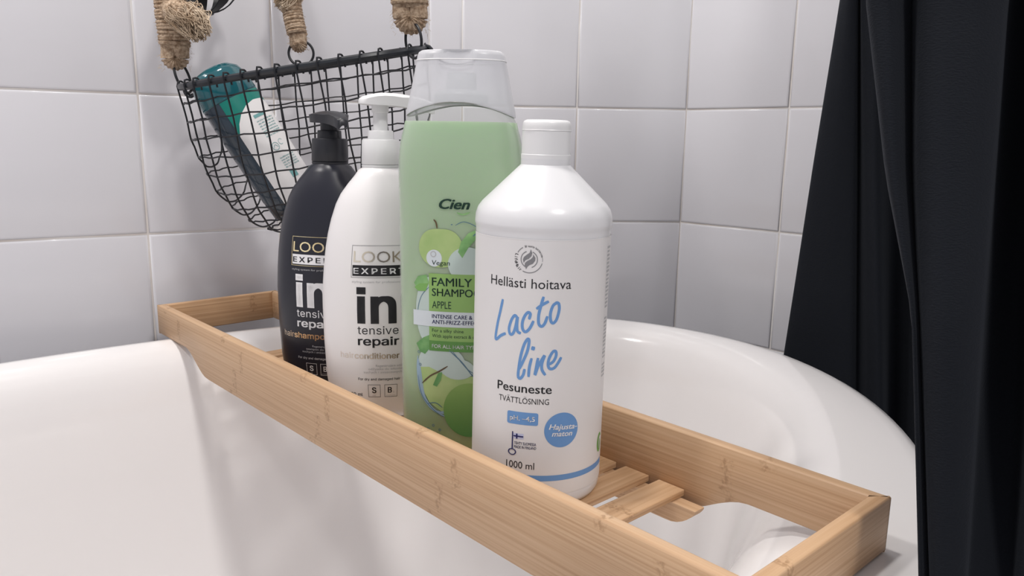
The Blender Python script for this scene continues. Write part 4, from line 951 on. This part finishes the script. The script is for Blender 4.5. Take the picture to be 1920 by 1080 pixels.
# ------------------------------------------------------------------ tube of shampoo in the basket
tp, bt = at(-.3800, .0795, .738), at(-.2720, -.0950, .748)
az = (tp - bt).normalized(); LT = (tp - bt).length
side = az.cross(Vector((0, -1, 0))).normalized() * -1
front = az.cross(side).normalized()
if front.y > 0: front = -front
# local: x = side, -y = front, z = along
yv = -front; xv = yv.cross(az).normalized()
TM = Matrix((xv, yv, az)).transposed()
TM = Matrix.Rotation(.60, 3, az) @ TM
tubeb = thing('shampoo_tube', 'teal and white oval shampoo bottle leaning inside the wire basket', 'bottle', bt); tubeb.rotation_euler = TM.to_euler()
TP = [(.0, .016, .010), (.002, .0225, .0150), (.006, .0255, .0172), (.03, .0270, .0185), (.09, .0275, .0190), (.118, .0270, .0188)]
TP = [(z_ * BK, a_ * BK, b_ * BK) for z_, a_, b_ in TP]
bm = bmesh.new(); lathe(bm, TP, 64, 2.2); body = obj('body', bm, M_tealbody, tubeb, sharp=50, label='dark blue-green bottle body')
q = LT
bm = bmesh.new(); lathe(bm, [(z_, a_ * BK, b_ * BK) for z_, a_, b_ in ((.1181 * BK, .0268, .0186), (.119 * BK, .0272, .0190), (q - .018, .0262, .0186), (q - .009, .0235, .0172), (q - .003, .0170, .0135), (q - .0005, .009, .0075), (q, .003, .003))], 64, 2.3); obj('cap', bm, M_tealcap, tubeb, sharp=60, label='see-through blue-green rounded cap')
TS = Surf(TP[2:], 2.2, 1.09)
def lbl(b): poly2(b, [(-18, 7), (32, 7), (32, 103), (24, 107), (14, 108), (4, 106), (-5, 101), (-12, 94), (-18, 84)])
def grn(b): poly2(b, [(-18, 70), (32, 70), (32, 117.5), (-18, 117.5)])
shape(grn, .0002, 'teal_panel', M_teal, TS, body); shape(lbl, .0004, 'white_label', M_label, TS, body)
b = bmesh.new(); rnd = random.Random(8); fine_lines(b, 4, 24, [88 - 2.6 * i for i in range(7)], 1.4, rnd); fine_lines(b, 4, 22, [50 - 2.4 * i for i in range(5)], 1.3, rnd)
R2(b, 4, 92, 16, 95)
wrap(b, TS, .0006, 'fine_print', M_tealink, body, kind='stuff')
b = bmesh.new(); arc2(b, 7, 62, 3.4, 3.9, 0, 360, 24); arc2(b, 15, 64, 2.4, 2.8, 30, 300, 20); stroke2(b, [(4.5, 61), (7, 63.5), (9.5, 60.5)], .5); R2(b, 5, 30, 12, 37); wrap(b, TS, .0006, 'round_emblem', M_tealink, body)

# ------------------------------------------------------------------ black ribbed ball at the top edge
bc = at(-.3820, .1865, .775); BR = .0355
ball = thing('ribbed_ball', 'black ribbed ball hanging behind the frayed rope end, cut off by the top edge', 'ornament', bc)
for k in range(7):
    a0 = 2 * PI * k / 7 + .5; bm = bmesh.new(); rows = []
    for i in range(17):
        th = -PI / 2 + PI * (i + .0) / 16 * .999 + .001
        hw = .0078 * max(.2, math.cos(th)); row = []
        for (rr, sgn) in ((BR, -1), (BR, 1), (BR - .0012, 1), (BR - .0012, -1)):
            rxy = rr * math.cos(th); c, s = math.cos(a0), math.sin(a0)
            row.append(Vector((c * rxy - s * sgn * hw, s * rxy + c * sgn * hw, rr * math.sin(th))))
        rows.append(row)
    loft(bm, rows); obj('rib', bm, M_wire, ball, sharp=50)
bm = bmesh.new(); lathe(bm, [(-BR - .0015, .002), (-BR - .0005, .0085), (-BR + .0012, .0095), (-BR + .002, .003)], 24); obj('bottom_cap', bm, M_wire, ball)
bm = bmesh.new(); tube(bm, catmull([(0, 0, BR - .002), (.01, .01, .12), (TOPK.x - bc.x - .004, TOPK.y - bc.y + .004, TOPK.z - bc.z)], 8), .0014, 6); obj('cord', bm, M_wire, ball)

# ------------------------------------------------------------------ black shower curtain
curtain = thing('shower_curtain', 'black fabric shower curtain hanging in folds at the right edge over the tub rim', 'curtain', (.3, .6, CZ))
def sheet(name, keyz, cols, z_top, z_bot, k=7, rows=60, thick=.0012):
    """cols: per column a list of (ratio, Y) at each key height"""
    def colpt(c, z):
        # piecewise linear through the key heights with extrapolation
        pts = [Vector((r_ * Y, Y)) for r_, Y in c]
        if z >= keyz[0]: i = 0
        elif z <= keyz[-1]: i = len(keyz) - 2
        else: i = next(j for j in range(len(keyz) - 1) if keyz[j] >= z >= keyz[j + 1])
        t = (z - keyz[i]) / (keyz[i + 1] - keyz[i])
        if z > keyz[0]: t *= .45
        return pts[i].lerp(pts[i + 1], t) if 0 <= t <= 1 else pts[i] + (pts[i + 1] - pts[i]) * t
    bm = bmesh.new(); grid = []
    for r_ in range(rows + 1):
        z = z_top + (z_bot - z_top) * r_ / rows
        pl = catmull([(*colpt(c, z), z) for c in cols], k)
        grid.append(pl)
    # thickness: offset normal in plan
    def off(pl, s):
        o = []
        for i, p in enumerate(pl):
            t = pl[min(i + 1, len(pl) - 1)] - pl[max(i - 1, 0)]; nn = Vector((-t.y, t.x, 0))
            nn = nn.normalized() if nn.length > 1e-9 else Vector((0, 1, 0)); o.append(p + nn * s)
        return o
    loops = [off(pl, thick) + off(pl, 0)[::-1] for pl in grid]
    loops = [[q - Vector((.3, .6, 0)) for q in l] for l in loops]
    loft(bm, loops)
    return obj(name, bm, M_fabric, curtain, sharp=75)
kz = [.148, -.02, -.22]
rear = [
 [(.3951 + .018, .885), (.381 + .018, .885), (.3644 + .018, .885)],
 [(.3951, .862), (.3800, .862), (.3644, .862)],
 [(.4040, .838), (.405, .835), (.405, .835)],
 [(.4150, .835), (.430, .828), (.449, .820)],
 [(.4185, .845), (.438, .838), (.4611, .828)],
 [(.4225, .832), (.447, .822), (.476, .806)],
 [(.4400, .825), (.462, .815), (.492, .800)],
 [(.4500, .860), (.480, .850), (.503, .838)],
 [(.4900, .850), (.515, .835), (.535, .815)],
 [(.5200, .790), (.545, .780), (.565, .770)],
 [(.5700, .790), (.590, .780), (.600, .770)],
 [(.6300, .740), (.640, .735), (.645, .730)]]
sheet('curtain_panel', kz, rear, .55, -.79)
kf = [.069, -.0155, -.0787, -.197]
def fc(rs, dy): return [(r_, y + d) for r_, y, d in zip(rs, (.400, .378, .357, .330), dy if isinstance(dy, (list, tuple)) else [dy, dy, dy * .8, min(dy, dy * .25)])]
Bq = (.427, .4729, .5256, .578); Cq = (.4836, .5065, .536, .592); Dq = (.6005, .612, .6215, .6462)
mixr = lambda a, b_, t: tuple(x + (y - x) * t for x, y in zip(a, b_))
front_ = [
 fc(mixr(Bq, Cq, .95), .036), fc(mixr(Bq, Cq, .35), .026), fc(tuple(x + .0005 for x in Bq), .010), fc(mixr(Bq, Cq, .10), -.001),
 fc(mixr(Bq, Cq, .5), (-.004, -.003, -.001, 0)), fc(mixr(Bq, Cq, .9), (.010, .009, .006, .003)), fc(Cq, (.013, .011, .007, .004)), fc(mixr(Cq, Dq, .07), (-.002, -.002, -.002, -.002)),
 fc(mixr(Cq, Dq, .3), (-.012, -.012, -.010, -.006)), fc(mixr(Cq, Dq, .6), (-.014, -.014, -.012, -.006)), fc(mixr(Cq, Dq, .9), (-.006, -.006, -.005, -.003)), fc(Dq, .008),
 fc(tuple(x + .004 for x in Dq), .050), fc(tuple(x + .035 for x in Dq), .060), fc(tuple(x + .060 for x in Dq), .045),
 fc(tuple(x + .075 for x in Dq), .004), fc(tuple(x + .13 for x in Dq), -.008), fc(tuple(x + .19 for x in Dq), .0), fc(tuple(x + .21 for x in Dq), .05), fc(tuple(x + .28 for x in Dq), .05)]
sheet('curtain_panel', kf, front_, .55, -.2125)
